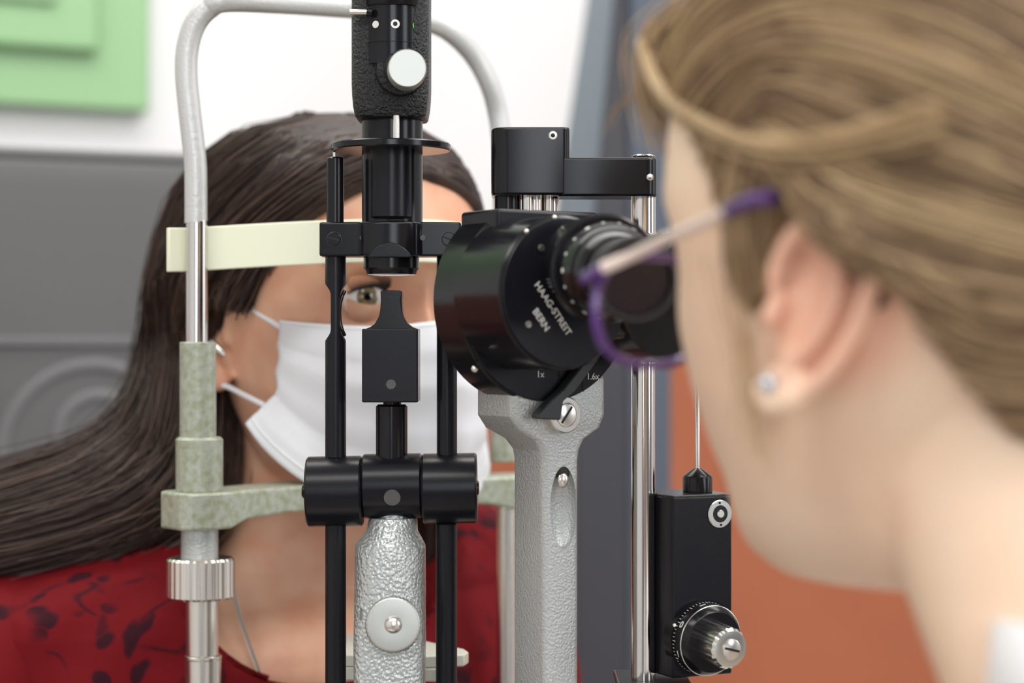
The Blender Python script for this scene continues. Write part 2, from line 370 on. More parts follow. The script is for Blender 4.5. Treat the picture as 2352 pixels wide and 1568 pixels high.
# ================================================================= HEAD REST FRAME
Lp = (-0.170, 1.07); Rp = (-0.004, 1.20)
YL = 1.07
def zl(py): return P(0, py, YL).z
def frame():
    g = empty('chin_rest_frame', (Lp[0], Lp[1], 0.93), 'tall silver tube frame with green-grey sleeves holding the chin rest', 'chin rest')
    L0 = Vector((Lp[0], Lp[1], 0)); R0 = Vector((Rp[0], Rp[1], 0)); D = (R0 - L0)
    def onL(px, py): p = P(px, py, YL); return p
    def fr(t, z, off=0.0): p = L0 + D * t; return Vector((p.x, p.y, z))
    zt = zl(2)
    zr = lambda py: P(0, py, 1.20).z
    path = [onL(450, 512), onL(450, 440), onL(449, 380), onL(443, 320), onL(434, 240), onL(428, 170), onL(431, 110), onL(448, 55), onL(480, 18), onL(520, 2)]
    top = [fr(0.18, zl(-2)), fr(0.35, zl(0)), fr(0.55, zl(3)), fr(0.72, zl(8))]
    rt = [P(985, 50, 1.17), P(1040, 78, 1.18), P(1090, 130, 1.19), P(1125, 195, 1.195), P(1143, 260, 1.20), P(1152, 330, 1.20), P(1155, 420, 1.20), P(1158, 520, 1.20)]
    sm = catmull(path + [P(640, 6, 1.095), P(760, 14, 1.12), P(880, 25, 1.145)] + rt, 120)
    MB().tube(sm, 0.0061, 20).build('top_tube', M['tube'], g)
    r = lambda w: w / 2 / FPX * YL
    def seg(px0, px1, y0, y1, m, nm, ch=0.0008, knurl=0):
        mb = MB(); c = P((px0 + px1) / 2, y0, YL); zb = zl(y1); rad = r(px1 - px0); h = c.z - zb
        T = Matrix.Translation((c.x, c.y, zb))
        frn = (lambda i, q: q + (0.0005 if i % 4 < 2 else 0)) if knurl else None
        mb.lathe([(rad - ch, 0), (rad, ch), (rad, h - ch), (rad - ch, h)], knurl or 48, T, frn)
        return mb.build(nm, m, g)
    seg(427, 477, 505, 800, M['chrome'], 'rod')
    seg(413, 496, 785, 1010, M['olive'], 'sleeve', 0.0006)
    seg(404, 512, 1003, 1132, M['olive'], 'collar', 0.0014)
    seg(416, 501, 1195, 1290, M['hammer_fine'], 'sleeve')
    seg(385, 537, 1280, 1373, M['steel'], 'knurled_nut', 0.0012, knurl=112)
    seg(427, 501, 1370, 1506, M['steel'], 'rod')
    seg(424, 509, 1504, 1512, M['steel'], 'ring', 0.0003)
    seg(426, 508, 1510, 1980, M['steel'], 'rod')
    # right upright
    def segr(px0, px1, y0, y1, m, nm):
        mb = MB(); vcyl(mb, px0, px1, y0, y1, 1.20); return mb.build(nm, m, g)
    segr(1136, 1180, 515, 900, M['chrome'], 'rod'); segr(1128, 1186, 900, 1060, M['olive'], 'sleeve')
    segr(1141, 1185, 1160, 1850, M['steel'], 'rod')
    # chin rest bar between the two uprights, bowed towards the patient
    u = D.normalized(); nrm = Vector((-u.y, u.x, 0))      # towards the patient
    def barz(py): return P(0, py, 1.10).z
    ztop = zl(1127); zbot = zl(1212)
    def station(t, w0, w1, zt_, zb_, off):
        c = L0 + D * t
        a = c + nrm * (off + w0); b = c + nrm * (off + w1)
        return [(a.x, a.y, zb_), (b.x, b.y, zb_), (b.x, b.y, zt_), (a.x, a.y, zt_)]
    rings = []
    for t, w0, w1, dz, off in ((-0.075, -0.010, 0.010, 0, 0), (-0.05, -0.016, 0.016, 0, 0), (0.0, -0.0178, 0.018, 0, 0), (0.06, -0.0165, 0.019, 0, 0), (0.12, -0.013, 0.020, 0.004, 0.001),
                               (0.25, -0.012, 0.024, 0.0055, 0.006), (0.40, -0.012, 0.030, 0.006, 0.010), (0.6, -0.012, 0.030, 0.006, 0.010), (0.75, -0.012, 0.026, 0.0055, 0.006),
                               (0.9, -0.013, 0.022, 0.004, 0), (1.0, -0.016, 0.018, 0, 0), (1.05, -0.015, 0.016, 0, 0), (1.08, -0.010, 0.010, 0, 0)):
        rings.append(station(t, w0, w1, ztop, zbot + dz, off))
    MB().loft(rings).build('chin_bar', M['olive'], g, bevel=0.0016, seg=3)
    MB().add(*cup_mesh(L0, D, nrm, ztop)).build('chin_cup', M['cream'], g, bevel=0.001)
    # forehead band
    rings = []; zc = P(0, 556, 1.06).z
    for t in np.linspace(-0.06, 1.06, 60):
        tt = min(max(t, 0), 1); off = -0.056 * math.sin(math.pi * tt ** 1.15) ** 1.1
        lift = -0.0085 * (1 - math.sin(math.pi * min(max(t, 0), 1)))
        c = L0 + D * t; z = zc + 0.0035 + lift * 0.45 - (0.0030 * (1 - t) ** 2)
        a = c + nrm * (off - 0.0015 + 0.008); b = c + nrm * (off + 0.0015 + 0.008); hh = 0.0118
        rings.append([(a.x, a.y, z - hh), (b.x, b.y, z - hh), (b.x, b.y, z + hh), (a.x, a.y, z + hh)])
    MB().loft(rings).build('forehead_band', M['strap'], g, bevel=0.0006)
def cup_mesh(L0, D, nrm, ztop):
    vs = []; fs = []; nu, nv = 24, 8
    for j in range(nv + 1):
        for i in range(nu + 1):
            t = 0.50 + 0.3 * i / nu; w = 0.0 + 0.034 * j / nv
            z = ztop + 0.004 * ((2 * i / nu - 1) ** 2) + 0.0005
            p = L0 + D * t + nrm * (w - 0.0 ); vs.append((p.x, p.y, z))
    n = len(vs)
    vs += [(x, y, z - 0.006) for x, y, z in vs]
    for j in range(nv):
        for i in range(nu):
            a = j * (nu + 1) + i; fs.append((a, a + 1, a + nu + 2, a + nu + 1)); fs.append((n + a, n + a + nu + 1, n + a + nu + 2, n + a + 1))
    bd = [i for i in range(nu)] + [j * (nu + 1) + nu for j in range(nv)] + [nv * (nu + 1) + i for i in range(nu, 0, -1)] + [j * (nu + 1) for j in range(nv, 0, -1)]
    for k in range(len(bd)):
        a, b = bd[k], bd[(k + 1) % len(bd)]; fs.append((b, a, n + a, n + b))
    return vs, fs
frame()

# ================================================================= ILLUMINATION TOWER
def rrect(x0, x1, z0, z1, r, n=6):
    pts = []
    for cx, cz, a0 in ((x1 - r, z1 - r, 0), (x0 + r, z1 - r, 90), (x0 + r, z0 + r, 180), (x1 - r, z0 + r, 270)):
        for k in range(n + 1):
            a = R(a0 + 90 * k / n); pts.append((cx + r * math.cos(a), cz + r * math.sin(a)))
    return pts
def px(x, Y=1.0): return (x - 1176) / FPX * Y
def pz(y, Y=1.0): return CAMH + (784 - y) / FPX * Y
def tower():
    g = empty('slit_lamp_tower', (px(905), 1.0, 0.93), 'black slit lamp tower on two rods in the centre, lens above the mirror', 'slit lamp')
    Y = 1.0
    # joint: three barrels on one horizontal axis
    def barrel(x0, x1, yc, r, nm, T0=None):
        T = axis((px(x0), Y, pz(yc)), (1, 0, 0.018)); L = px(x1) - px(x0); c = 0.0009
        return MB().lathe([(r - c, 0), (r, c), (r, L - c), (r - c, L)], 72, T).build(nm, M['black_satin'], g)
    barrel(706, 833, 1129, 0.01765, 'joint_barrel'); mid = barrel(834, 970, 1116.5, 0.0162, 'joint_barrel'); barrel(971, 1096, 1122, 0.01765, 'joint_barrel')
    mb = MB(); vcyl(mb, 862, 944, 1170, 1195, Y, r=0.0080); mb.build('column_stub', M['hammer'], g)
    MB().lathe([(0.0036, 0), (0.0036, 0.0016), (0.0026, 0.0026)], 28, axis((px(706), Y - 0.0005, pz(1128)), (-1, 0, 0))).build('end_button', M['black'], g)
    MB().lathe([(0.0036, 0), (0.0036, 0.0006), (0.0026, 0.0010)], 28, axis((px(1096), Y - 0.0005, pz(1120)), (1, 0, 0))).build('end_button', M['black'], g)
    MB().lathe([(0.0041, -0.001), (0.0041, 0.0002)], 36, axis((px(905), Y - 0.01560, pz(1137)), (0, -0.96, -0.28))).build('pin', M['grey_pin'], g)
    # rods with the milled neck on the left one
    def rod(x0, x1, y0, y1, neck=None, neck2=None):
        c = px((x0 + x1) / 2); r = (x1 - x0) / 2 / FPX * Y; mb = MB(); rings = []
        rows = sorted(set([y0, y0 + 3, y1 - 3, y1] + (list(range(648, 786, 3)) if neck else [])))
        for py in rows:
            ring = []
            rr = r - (0.0006 if py in (y0, y1) else 0)
            lo, hi, fr_ = -rr, rr, -rr
            if neck:
                d = max(0, min(1, (py - 652) / 26)) * max(0, min(1, (782 - py) / 26)); d = math.sin(d * math.pi / 2)
                lo = -rr + d * neck[0]; hi = rr - d * neck[1]; fr_ = -rr
            for k in range(40):
                a = 2 * math.pi * k / 40; x = rr * math.cos(a); y = rr * math.sin(a)
                ring.append((c + min(max(x, lo), hi), Y + y, pz(py)))
            rings.append(ring)
        rings.reverse(); mb.loft(rings); return mb.build('rod', M['black_satin'], g)
    rod(747, 795, 586, 1052, neck=(0.0032, 0.0026)); rod(747, 795, 1200, 1990)
    rod(1003, 1050, 586, 1052); rod(1001, 1050, 1200, 1990)
    # crescent rim beside the milled neck
    path = [(px(795) - 0.0006, Y - 0.001, pz(668)), (px(787), Y - 0.002, pz(680)), (px(782), Y - 0.002, pz(700)), (px(781), Y - 0.002, pz(720)), (px(783), Y - 0.002, pz(742)), (px(788), Y - 0.002, pz(760)), (px(795) - 0.0006, Y - 0.001, pz(770))]
    MB().tube(catmull(path, 30), 0.0009, 10).build('milled_rim', M['black'], g)
    mb = MB(); vcyl(mb, 750, 790, 361, 520, Y); mb.build('upper_rod', M['black'], g)
    mb = MB(); vcyl(mb, 764, 773, 346, 364, Y, r=0.0009); mb.build('pin', M['steel'], g)
    # clamp bar
    out = []
    for x in np.linspace(737, 1060, 60):
        d = (x - 899) / 66.0
        y = -0.0085 if abs(d) > 1 else -0.0085 - 0.0068 * math.sqrt(max(0, 1 - d * d))
        out.append((px(x), Y + y))
    back = [(px(1060), Y + 0.009), (px(737), Y + 0.009)]
    ring = out + back
    cz = lambda y: pz(y)
    MB().loft([[(x, y, cz(590)) for x, y in ring], [(x, y, cz(512)) for x, y in ring]]).build('clamp_bar', M['black'], g, bevel=0.0011, seg=3, ang=30)
    yf = Y - 0.0088
    for xx, an in ((771, 14), (1032, 22)):
        T = axis((px(xx), yf, pz(551)), (0, -1, 0))
        MB().lathe([(0.0037, -0.0004), (0.0037, 0.0003)], 36, T).build('screw_rim', M['grey_pin'], g)
        slot_screw(g, (px(xx), yf - 0.0002, pz(551)), (0, -1, 0), 0.0035, R(-an), M['black'])
    for xx in (836, 973):
        MB().lathe([(0.0014, -0.0004), (0.0014, 0.0003)], 24, axis((px(xx), yf - 0.0002, pz(548)), (0, -1, 0))).build('pin', M['grey_pin'], g)
    # lens barrel under the bar
    T = Matrix.Translation((px(899), Y, pz(630))); r0 = 64 / FPX; h = pz(585) - pz(630)
    MB().lathe([(r0 - 0.0016, 0), (r0 - 0.0010, 0.0018), (r0, 0.0030), (r0, h)], 64, T).build('lens_barrel', M['black'], g)
    prof = [(r0 * 0.86 * math.sin(a), -0.0011 * math.cos(a)) for a in np.linspace(0.05, math.pi / 2, 10)]
    MB().lathe(prof + [(r0 * 0.86, 0.004)], 48, T).build('lens', M['lens'], g)
    # arched opening in the middle of the bar
    arch = [(px(848) + (px(952) - px(848)) * k / 20, pz(594) + 0.0074 * math.sin(math.pi * k / 20) ** 0.8) for k in range(21)]
    MB().prism(arch, Y - 0.0166, Y - 0.005).build('arch_plate', M['black_satin'], g, bevel=0.0005)
    MB().lathe([(0.0034, 0), (0.0034, 0.0004)], 30, axis((px(906), Y - 0.0166, pz(578)), (0, -1, 0)) @ Matrix.Diagonal((1.3, 0.78, 1, 1))).build('bore', M['hole'], g)
    # focusing barrel above the bar
    T = Matrix.Translation((px(900), Y - 0.002, pz(505))); r = 53 / FPX; h = pz(345) - pz(505)
    MB().lathe([(r - 0.001, 0), (r, 0.0012), (r, h)], 64, T).build('focus_barrel', M['black_satin'], g)
    T = Matrix.Translation((px(900), Y + 0.004, pz(514))); r = 70 / FPX; h = pz(272) - pz(514)
    MB().lathe([(r, 0), (r, h)], 72, T, ).build('outer_barrel', M['black'], g)
    mb = MB(); vcyl(mb, 869, 942, 502, 512, Y - 0.004); mb.build('lower_collar', M['black_rub'], g)
    # scale disc
    T = Matrix.Translation((px(898), Y, pz(347))); r = 137 / FPX; h = 17 / FPX
    MB().lathe([(r - 0.0006, 0), (r, 0.0006), (r, h - 0.0006), (r - 0.0006, h)], 96, T).build('disc_plate', M['black'], g)
    mb = MB(); vcyl(mb, 902, 918, 262, 325, Y - 0.0165, r=0.0017); mb.build('steel_pin', M['steel'], g)
    # crackle painted housing
    ho = rrect(px(812), px(988), -0.019, 0.022, 0.007)
    rings = []
    for py, k in ((276, 0.88), (272, 0.92), (250, 0.965), (225, 0.99), (200, 1.0), (-160, 1.0), (-170, 0.95)):
        cx = px(900); rings.append([(cx + (x - cx) * k, Y + y * k, pz(py)) for x, y in ho])
    hb = MB().loft(rings).build('housing', M['crackle'], g, bevel=0.0012)
    # recess with selector drum
    dr = MB(); T = Matrix.Translation((px(903), Y - 0.0085, pz(158))); r = 69 / FPX; h = pz(-150) - pz(158)
    dr.lathe([(r, 0), (r, h)], 80, T); dr.build('selector_drum', M['black'], g)
    rt = r + 0.0006
    T2 = Matrix.Translation((px(905), Y - 0.0095, pz(28)))
    MB().lathe([(rt - 0.0004, 0), (rt, 0.0006), (rt, pz(-150) - pz(28))], 80, T2).build('upper_sleeve', M['black'], g)
    MB().lathe([(rt - 0.0002, 0), (rt - 0.0002, 0.0003)], 80, Matrix.Translation((px(903), Y - 0.0085, pz(111)))).build('index_line', M['black_satin'], g)
    def dot(xx, yy, rr, m, ring=False, sq=1.0):
        ang = math.asin(max(-1, min(1, (px(xx) - px(903)) / (r * (1)))))
        d = Vector((math.sin(ang), -math.cos(ang), 0)); o = Vector((px(903), Y - 0.0085, pz(yy))) + d * (r + 0.0001)
        T = axis(o, d)
        if ring:
            MB().lathe([(rr, 0), (rr, 0.0002)], 30, T).build('selector_mark', m, g)
            MB().lathe([(rr * 0.5, 0), (rr * 0.5, 0.0003)], 24, T).build('mark_centre', M['hole'], g)
        else: MB().lathe([(rr, 0), (rr, 0.0002)], 30, T).build('selector_mark', m, g)
    dot(870, 72, 0.0018, M['white_mark']); dot(914, 72, 0.0022, M['white_mark'], True); dot(957, 73, 0.0019, M['green_mark']); dot(846, 76, 0.0018, M['green_mark'], True)
    MB().lathe([(0.0023, 0), (0.0023, 0.0003)], 24, axis((px(913), Y - 0.0085 - rt - 0.0009, pz(4)), (0, -1, 0))).build('bore', M['hole'], g)
    # lever pin and large round knob
    MB().tube([(px(812), Y - 0.0225, pz(45)), (px(850), Y - 0.0225, pz(45))], [0.0015, 0.0016], 18).build('lever_pin', M['steel'], g)
    MB().tube([(px(850), Y - 0.0225, pz(45)), (px(862), Y - 0.0225, pz(46))], [0.0020, 0.0020], 18).build('lever_collar', M['black'], g)
    dv = Vector((0.10, -1, 0.02)).normalized(); o = Vector((px(925), Y - 0.019, pz(175)))
    MB().lathe([(0.0125, -0.004), (0.0125, 0.0), (0.0118, 0.0025), (0.0085, 0.0035), (0.0075, 0.02)], 40, axis(o, dv)).build('knob_boss', M['crackle'], g)
    o2 = Vector((px(934), 0.95, pz(162, 0.95))); o2.x = (934 - 1176) / FPX * 0.95; rk = 44 / FPX * 0.945
    MB().lathe([(rk * 0.94, -0.0045), (rk, -0.0035), (rk, 0.006), (rk * 0.94, 0.0072)], 120, axis(o2, dv), lambda i, q: q + (0.00015 if i % 2 else 0)).build('knob', M['knob_alu'], g)
    MB().tube([o, o2], 0.005, 20).build('knob_shaft', M['black'], g)
    # mirror carrier
    MB().box(((px(836) + px(963)) / 2, Y - 0.001, (pz(755) + pz(922)) / 2), (px(963) - px(836), 0.026, pz(755) - pz(922)),
             ).build('mirror_block', M['black_satin'], g, bevel=0.0007, seg=3)
    MB().lathe([(0.0024, -0.0006), (0.0024, 0.0002)], 30, axis((px(902), Y - 0.014, pz(881)), (0, -1, 0))).build('pin', M['grey_pin'], g)
    MB().prism([(px(831), pz(920)), (px(836.5), pz(921)), (px(836.5), pz(758)), (px(833), pz(760))], Y + 0.002, Y + 0.012).build('side_plate', M['cream'], g)
    prof = []
    left = [(841, 756), (854, 751), (864, 744), (871, 734), (875, 721), (877, 706), (878, 690), (877, 671), (880, 668)]
    out = [(px(x), pz(y)) for x, y in left] + [(px(1803 - x), pz(y)) for x, y in reversed(left)]
    MB().prism([(a, b) for a, b in out], Y - 0.0105, Y + 0.004).build('mirror_holder', M['black'], g, bevel=0.0005)
    in_l = [(850, 756), (864, 744), (873, 728), (878, 712), (880, 694), (880, 681)]
    inn = [(px(x), pz(y)) for x, y in in_l] + [(px(1803 - x), pz(y)) for x, y in reversed(in_l)]
    MB().prism(inn, Y - 0.0109, Y - 0.0100).build('mirror', M['black'], g, bevel=0.0002)
    mb = MB(); vcyl(mb, 880, 922, 918, 935, Y); mb.build('neck', M['black'], g)
    mb = MB(); vcyl(mb, 863, 936, 928, 1060, Y, ch=0.0011); mb.build('mirror_post', M['black'], g)
    # hammered grey column below the joint
    rings = []
    def colring(x0, x1, py, dpt, e):
        cx = (px(x0) + px(x1)) / 2; w = (px(x1) - px(x0)) / 2; ring = []
        for k in range(64):
            a = 2 * math.pi * k / 64; c_, s_ = math.cos(a), math.sin(a)
            ring.append((cx + w * math.copysign(abs(c_) ** e, c_), Y + dpt * math.copysign(abs(s_) ** e, s_), pz(py)))
        return ring
    for x0, x1, py, d, e in ((820, 976, 1990, 0.020, 0.32), (816, 976, 1560, 0.020, 0.32), (815, 977, 1470, 0.020, 0.38), (815, 977, 1400, 0.0195, 0.55), (815, 978, 1340, 0.019, 0.8), (815, 978, 1262, 0.0185, 0.95),
                              (816, 977, 1250, 0.018, 1), (842, 960, 1218, 0.0150, 1), (846, 959, 1196, 0.0136, 1), (848, 958, 1188, 0.0130, 1)):
        rings.append(colring(x0, x1, py, d, e))
    MB().loft(rings).build('column', M['hammer'], g, ang=50)
    dv = Vector((0.03, -1, 0.06)).normalized(); o = Vector((px(909), Y - 0.018, pz(1420)))
    rk = 63 / FPX
    MB().lathe([(0.0095, -0.002), (0.0095, 0.002), (rk * 0.97, 0.002), (rk * 0.99, 0.0028), (rk * 0.99, 0.0056), (rk * 0.94, 0.0064), (rk * 0.88, 0.0066), (rk * 0.15, 0.0056)], 160,
               axis(o, dv), lambda i, q: q + (0.00028 if (i // 2) % 2 and q > rk * 0.965 else 0)).build('locking_knob', M['knob_alu'], g, ang=60)
    MB().ball((0, 0, 0), (0.0044, 0.0044, 0.0026), 28, 12, axis(o + dv * 0.0058, dv)).build('knob_centre', M['steel'], g)
    for y0, y1 in ((1385, 1410), (1540, 1575)):
        MB().box((px(832), Y - 0.0175, (pz(y0) + pz(y1)) / 2), (0.0010, 0.004, pz(y0) - pz(y1))).build('slot_plate', M['alu'], g, bevel=0.0003)
    MB().box((px(908), Y - 0.0198, pz(1563)), (0.0050, 0.002, 0.0058)).build('latch', M['hammer_fine'], g, bevel=0.0004)
    # base
    MB().box((px(905) + 0.03, Y, 0.955), (0.26, 0.16, 0.05)).build('carriage', M['black_satin'], g, bevel=0.006, seg=3)
    return g
tower()

# plate behind the rods
def plates():
    g = empty('fixation_bracket', P(950, 1500, 1.07), 'pale grey metal bracket plates low behind the black rods', 'bracket')
    Y = 1.06
    def plate(pts, z, th, nm):
        vs = [(px(x, yy), yy, z) for x, yy in pts]; n = len(vs)
        vs2 = [(a, b, c - th) for a, b, c in vs]
        MB().add(vs + vs2, [tuple(range(n)), tuple(reversed(range(n, 2 * n)))] + [(i, n + i, n + (i + 1) % n, (i + 1) % n) for i in range(n)]).build(nm, M['cream'], g, bevel=0.0008)
    zt = P(0, 1503, 1.035).z
    plate([(790, 1.035), (960, 1.03), (1066, 1.035), (1076, 1.045), (1066, 1.055), (970, 1.085), (795, 1.11)], zt, 0.0062, 'top_plate')
    plate([(790, 1.035), (1005, 1.03), (1008, 1.045), (795, 1.075)], zt - 0.0064, 0.007, 'lower_plate')
    MB().box((px(885, 1.07), 1.075, (zt - 0.013 + 0.982) / 2), (0.02, 0.012, zt - 0.013 - 0.978)).build('support_post', M['cream'], g)
plates()

# ================================================================= MICROSCOPE
MY = R(33)
MO = Vector((0.0164, 0.95, 0))
MT = Matrix.Translation(MO) @ Matrix.Rotation(MY, 4, 'Z')    # local x = u, local -y = towards the doctor
def microscope():
    g = empty('microscope', (MO.x, MO.y, 0.93), 'black binocular microscope on a grey hammered arm in front of the doctor', 'microscope')
    s95 = 0.95 / FPX
    z = lambda py, Y=0.95: CAMH + (784 - py) / FPX * Y
    def drum(u, n0, n1, zc, r, m, nm, cut=None, seg=96, ch=0.001):
        """axis along the local -y, from n0 to n1"""
        T = MT @ Matrix.Translation((u, -n0, zc)) @ Matrix.Rotation(R(90), 4, 'X')
        L = n1 - n0
        prof = [(r - ch, 0), (r, ch), (r, L - ch), (r - ch, L)]
        mb = MB(); vs = []; n = len(prof)
        mb.lathe(prof, seg)
        if cut is not None:
            mb.v = [(x, min(y, cut), zz) for x, y, zz in mb.v]
        mb.v = [tuple(T @ Vector(v)) for v in mb.v]
        return mb.build(nm, m, g)
    zc = z(690)
    drum(0, -0.024, 0.0, zc, 0.0490, M['black'], 'rear_drum', cut=0.0405)
    drum(0, -0.001, 0.002, zc, 0.0480, M['black_satin'], 'scale_plate', cut=0.0405, ch=0.0004)
    # front drum with lettering
    zf = z(672, 0.907); rf = 0.0353
    drum(-0.017, 0.0, 0.040, zf, rf, M['black'], 'front_drum')
    drum(-0.017, 0.0395, 0.0415, zf, rf - 0.0012, M['black_satin'], 'cover_plate', ch=0.0004)
    drum(0.047, 0.0, 0.038, z(680, 0.93), 0.031, M['black'], 'front_drum')
    MB().box((0.015, -0.018, zf + 0.004), (0.05, 0.034, 0.05), MT).build('prism_bridge', M['black'], g, bevel=0.006, seg=3)
    # lettering on the cover plate; local x right, z up seen from the front
    FT = MT @ Matrix.Translation((-0.017, -0.0417, zf)) @ Matrix.Rotation(R(90), 4, 'X')
    text(g, 'lettering', 'HAAG-STREIT', 0.0048, FT @ Matrix.Translation((-0.0075, -0.0075, 0)) @ Matrix.Rotation(R(-52), 4, 'Z'), M['white_mark'])
    text(g, 'lettering', 'BERN', 0.0048, FT @ Matrix.Translation((-0.0140, -0.0125, 0)) @ Matrix.Rotation(R(-52), 4, 'Z'), M['white_mark'])
    for a, b in ((-0.014, 0.020), (-0.021, -0.0145)):
        slot_screw(g, FT @ Vector((a, b, 0)), MT.to_3x3() @ Vector((0, -1, 0)), 0.0016, 0.4, M['steel'])
    for a in (100, 128):
        q = FT @ Vector((0.0345 * math.cos(R(a)), 0.0345 * math.sin(R(a)), -0.001))
        MB().ball((0, 0, 0), 0.0012, 12, 8, Matrix.Translation(q)).build('rim_screw', M['steel'], g)
    MB().ball((0, 0, 0), 0.0017, 12, 8, Matrix.Translation(P(1090, 847, 0.925))).build('rim_screw', M['steel'], g)
    # mount block above
    MB().box((-0.004, 0.008, z(515)), (0.058, 0.034, 0.012), MT).build('mount_block', M['black_satin'], g, bevel=0.002, seg=3)
    MB().ball((0, 0, 0), 0.0021, 16, 10, Matrix.Translation(P(1141, 504, 0.935))).build('set_screw', M['steel'], g)
    # magnification marks
    ST = MT @ Matrix.Translation((0, -0.0023, zc)) @ Matrix.Rotation(R(90), 4, 'X')
    text(g, 'lettering', '1x', 0.0044, ST @ Matrix.Translation((-0.0050, -0.0352, 0)), M['white_mark'])
    text(g, 'lettering', '1.6x', 0.0044, ST @ Matrix.Translation((0.0255, -0.0365, 0)), M['white_mark'])
    for xx in (0.006, 0.020):
        MB().box((xx, -0.0373, 0.0001), (0.00025, 0.013, 0.0002), ST).build('engraved_line', M['hole'], g)
    # lever
    lev = [(0.0205, -0.026), (0.0265, -0.027), (0.0115, -0.0435), (0.0050, -0.0480), (0.0035, -0.0568), (-0.0095, -0.0560), (-0.0100, -0.0540), (-0.0020, -0.0470), (0.0050, -0.0420)]
    MB().add([(x, y, 0) for x, y in lev] + [(x, y, 0.006) for x, y in lev],
             [tuple(reversed(range(9))), tuple(range(9, 18))] + [(i, (i + 1) % 9, 9 + (i + 1) % 9, 9 + i) for i in range(9)], ST @ Matrix.Translation((-0.001, 0, 0.0005))).build('lever', M['lever'], g, bevel=0.0008)
    # large slotted screw on the arm
    so = ST @ Vector((0.0080, -0.0545, 0.0)); nv = MT.to_3x3() @ Vector((0, -1, 0))
    MB().lathe([(0.0088, -0.003), (0.0088, 0.0022), (0.0082, 0.0028), (0.0060, 0.0028), (0.0058, 0.0022)], 48, axis(so, nv)).build('screw_washer', M['steel'], g)
    slot_screw(g, so + nv * 0.0026, nv, 0.0056, R(52), M['steel'], 'pivot_screw')
    # arm: yawed casting, wide head and slim shaft
    u = lambda pxl, Y: None
    head = [(-0.0150, 0.0385 + 0)]
    Yr = 0.945
    def ring(u0, u1, n0, n1, zz):
        return [(u0, -n0, zz), (u1, -n0, zz), (u1, -n1, zz), (u0, -n1, zz)]
    AT = MT
    # u positions: front face left edge (ridge) and right edge
    rows = [(860, -0.0195, 0.0355, 0.033), (955, -0.0195, 0.0355, 0.033), (985, -0.0150, 0.0325, 0.033), (1010, -0.0060, 0.0235, 0.030), (1035, -0.0022, 0.0205, 0.0285), (1060, -0.0015, 0.0196, 0.028), (1300, -0.0010, 0.0196, 0.0285), (1568, -0.0005, 0.0196, 0.029), (1990, -0.0005, 0.0196, 0.029)]
    rings = [ring(a, b, -d + 0.0, 0.0, z(py)) for py, a, b, d in rows]; rings.reverse()
    arm = MB(); arm.loft(rings, AT); arm = arm.build('arm', M['hammer_fine'], g, bevel=0.0035, seg=4, ang=30)
    # recess with its steel catch on the front of the shaft
    RT = AT @ Matrix.Translation((0.0100, 0.0, z(1168))) @ Matrix.Rotation(R(90), 4, 'X')
    cut = MB().ball((0, 0, 0), (0.0078, 0.0198, 0.0066), 64, 40, RT).build('cutter', M['hammer_fine'], None)
    bo = arm.modifiers.new('cut', 'BOOLEAN'); bo.operation = 'DIFFERENCE'; bo.object = cut; bo.solver = 'EXACT'
    dg = bpy.context.evaluated_depsgraph_get(); me = bpy.data.meshes.new_from_object(arm.evaluated_get(dg)); arm.modifiers.clear(); arm.data = me; me.shade_smooth(); me.set_sharp_from_angle(angle=R(28))
    bpy.data.objects.remove(cut, do_unlink=True)
    MB().ball((0, 0.0132, -0.001), (0.0032, 0.0040, 0.002), 20, 12, RT).build('catch', M['steel'], g)
    MB().ball((0, 0.0165, -0.0012), (0.0040, 0.0034, 0.0012), 20, 12, RT).build('catch_well', M['hole'], g)
    # eyepieces
    def eyepiece(A, B, sc, nm):
        d = (B - A); Ln = d.length; T = axis(A, d)
        e = empty(nm, A, None, None); e.parent = g; e.matrix_parent_inverse = g.matrix_basis.inverted()
        def part(prof, n, m, sg=72, f=None): 
            o = MB().lathe([(r * sc, zz) for r, zz in prof], sg, T, f).build(n, m, None)
            o.parent = g; o.matrix_parent_inverse = g.matrix_basis.inverted(); return o
        bpy.data.objects.remove(e)
        part([(0.0215, -0.030), (0.0215, -0.004)], 'eyepiece_tube', M['black'])
        part([(0.0235, -0.006), (0.0250, -0.005), (0.0258, -0.002), (0.0258, 0.0005), (0.0245, 0.002)], 'eyepiece_ring', M['black'], 160, lambda i, q: q + (0.0003 if i % 4 < 2 and q > 0.025 else 0))
        part([(0.0225, 0.0015), (0.0228, 0.003), (0.0212, 0.016), (0.0205, 0.017)], 'dioptre_ring', M['black'])
        part([(0.0200, 0.0165), (0.0205, 0.018), (0.0205, 0.021), (0.0175, 0.026)], 'eyepiece_collar', M['black'], 120, lambda i, q: q + (0.0003 if i % 4 < 2 and q > 0.02 else 0))
        part([(0.0165, 0.025), (0.0165, 0.034), (0.0185, 0.040), (0.0190, 0.050), (0.0160, 0.0505), (0.0155, 0.046)], 'eyecup', M['black_rub'])
        part([(0.0150, 0.0455), (0.0150, 0.0462)], 'ocular_lens', M['ocular'])
        for k in range(18):
            a = 2 * math.pi * k / 18; rr = 0.0222 * sc
            o = T @ Vector((rr * math.cos(a), rr * math.sin(a), 0.008)); dd = T.to_3x3() @ Vector((math.cos(a), math.sin(a), 0.08))
            MB().lathe([(0.0007, 0), (0.0007, 0.0003)] if k % 3 else [(0.0011, 0), (0.0011, 0.0003)], 12, axis(o, dd)).build('dioptre_mark', M['white_mark'], g)
    A = P(1388, 618, 0.868); B = P(1500, 655, 0.80)
    eyepiece(A, A + (B - A).normalized() * 0.05, 0.94, 'eyepiece')
    A2 = A + MT.to_3x3() @ Vector((0.062, 0, 0)); eyepiece(A2, A2 + (B - A).normalized() * 0.05, 0.95, 'eyepiece')
microscope()

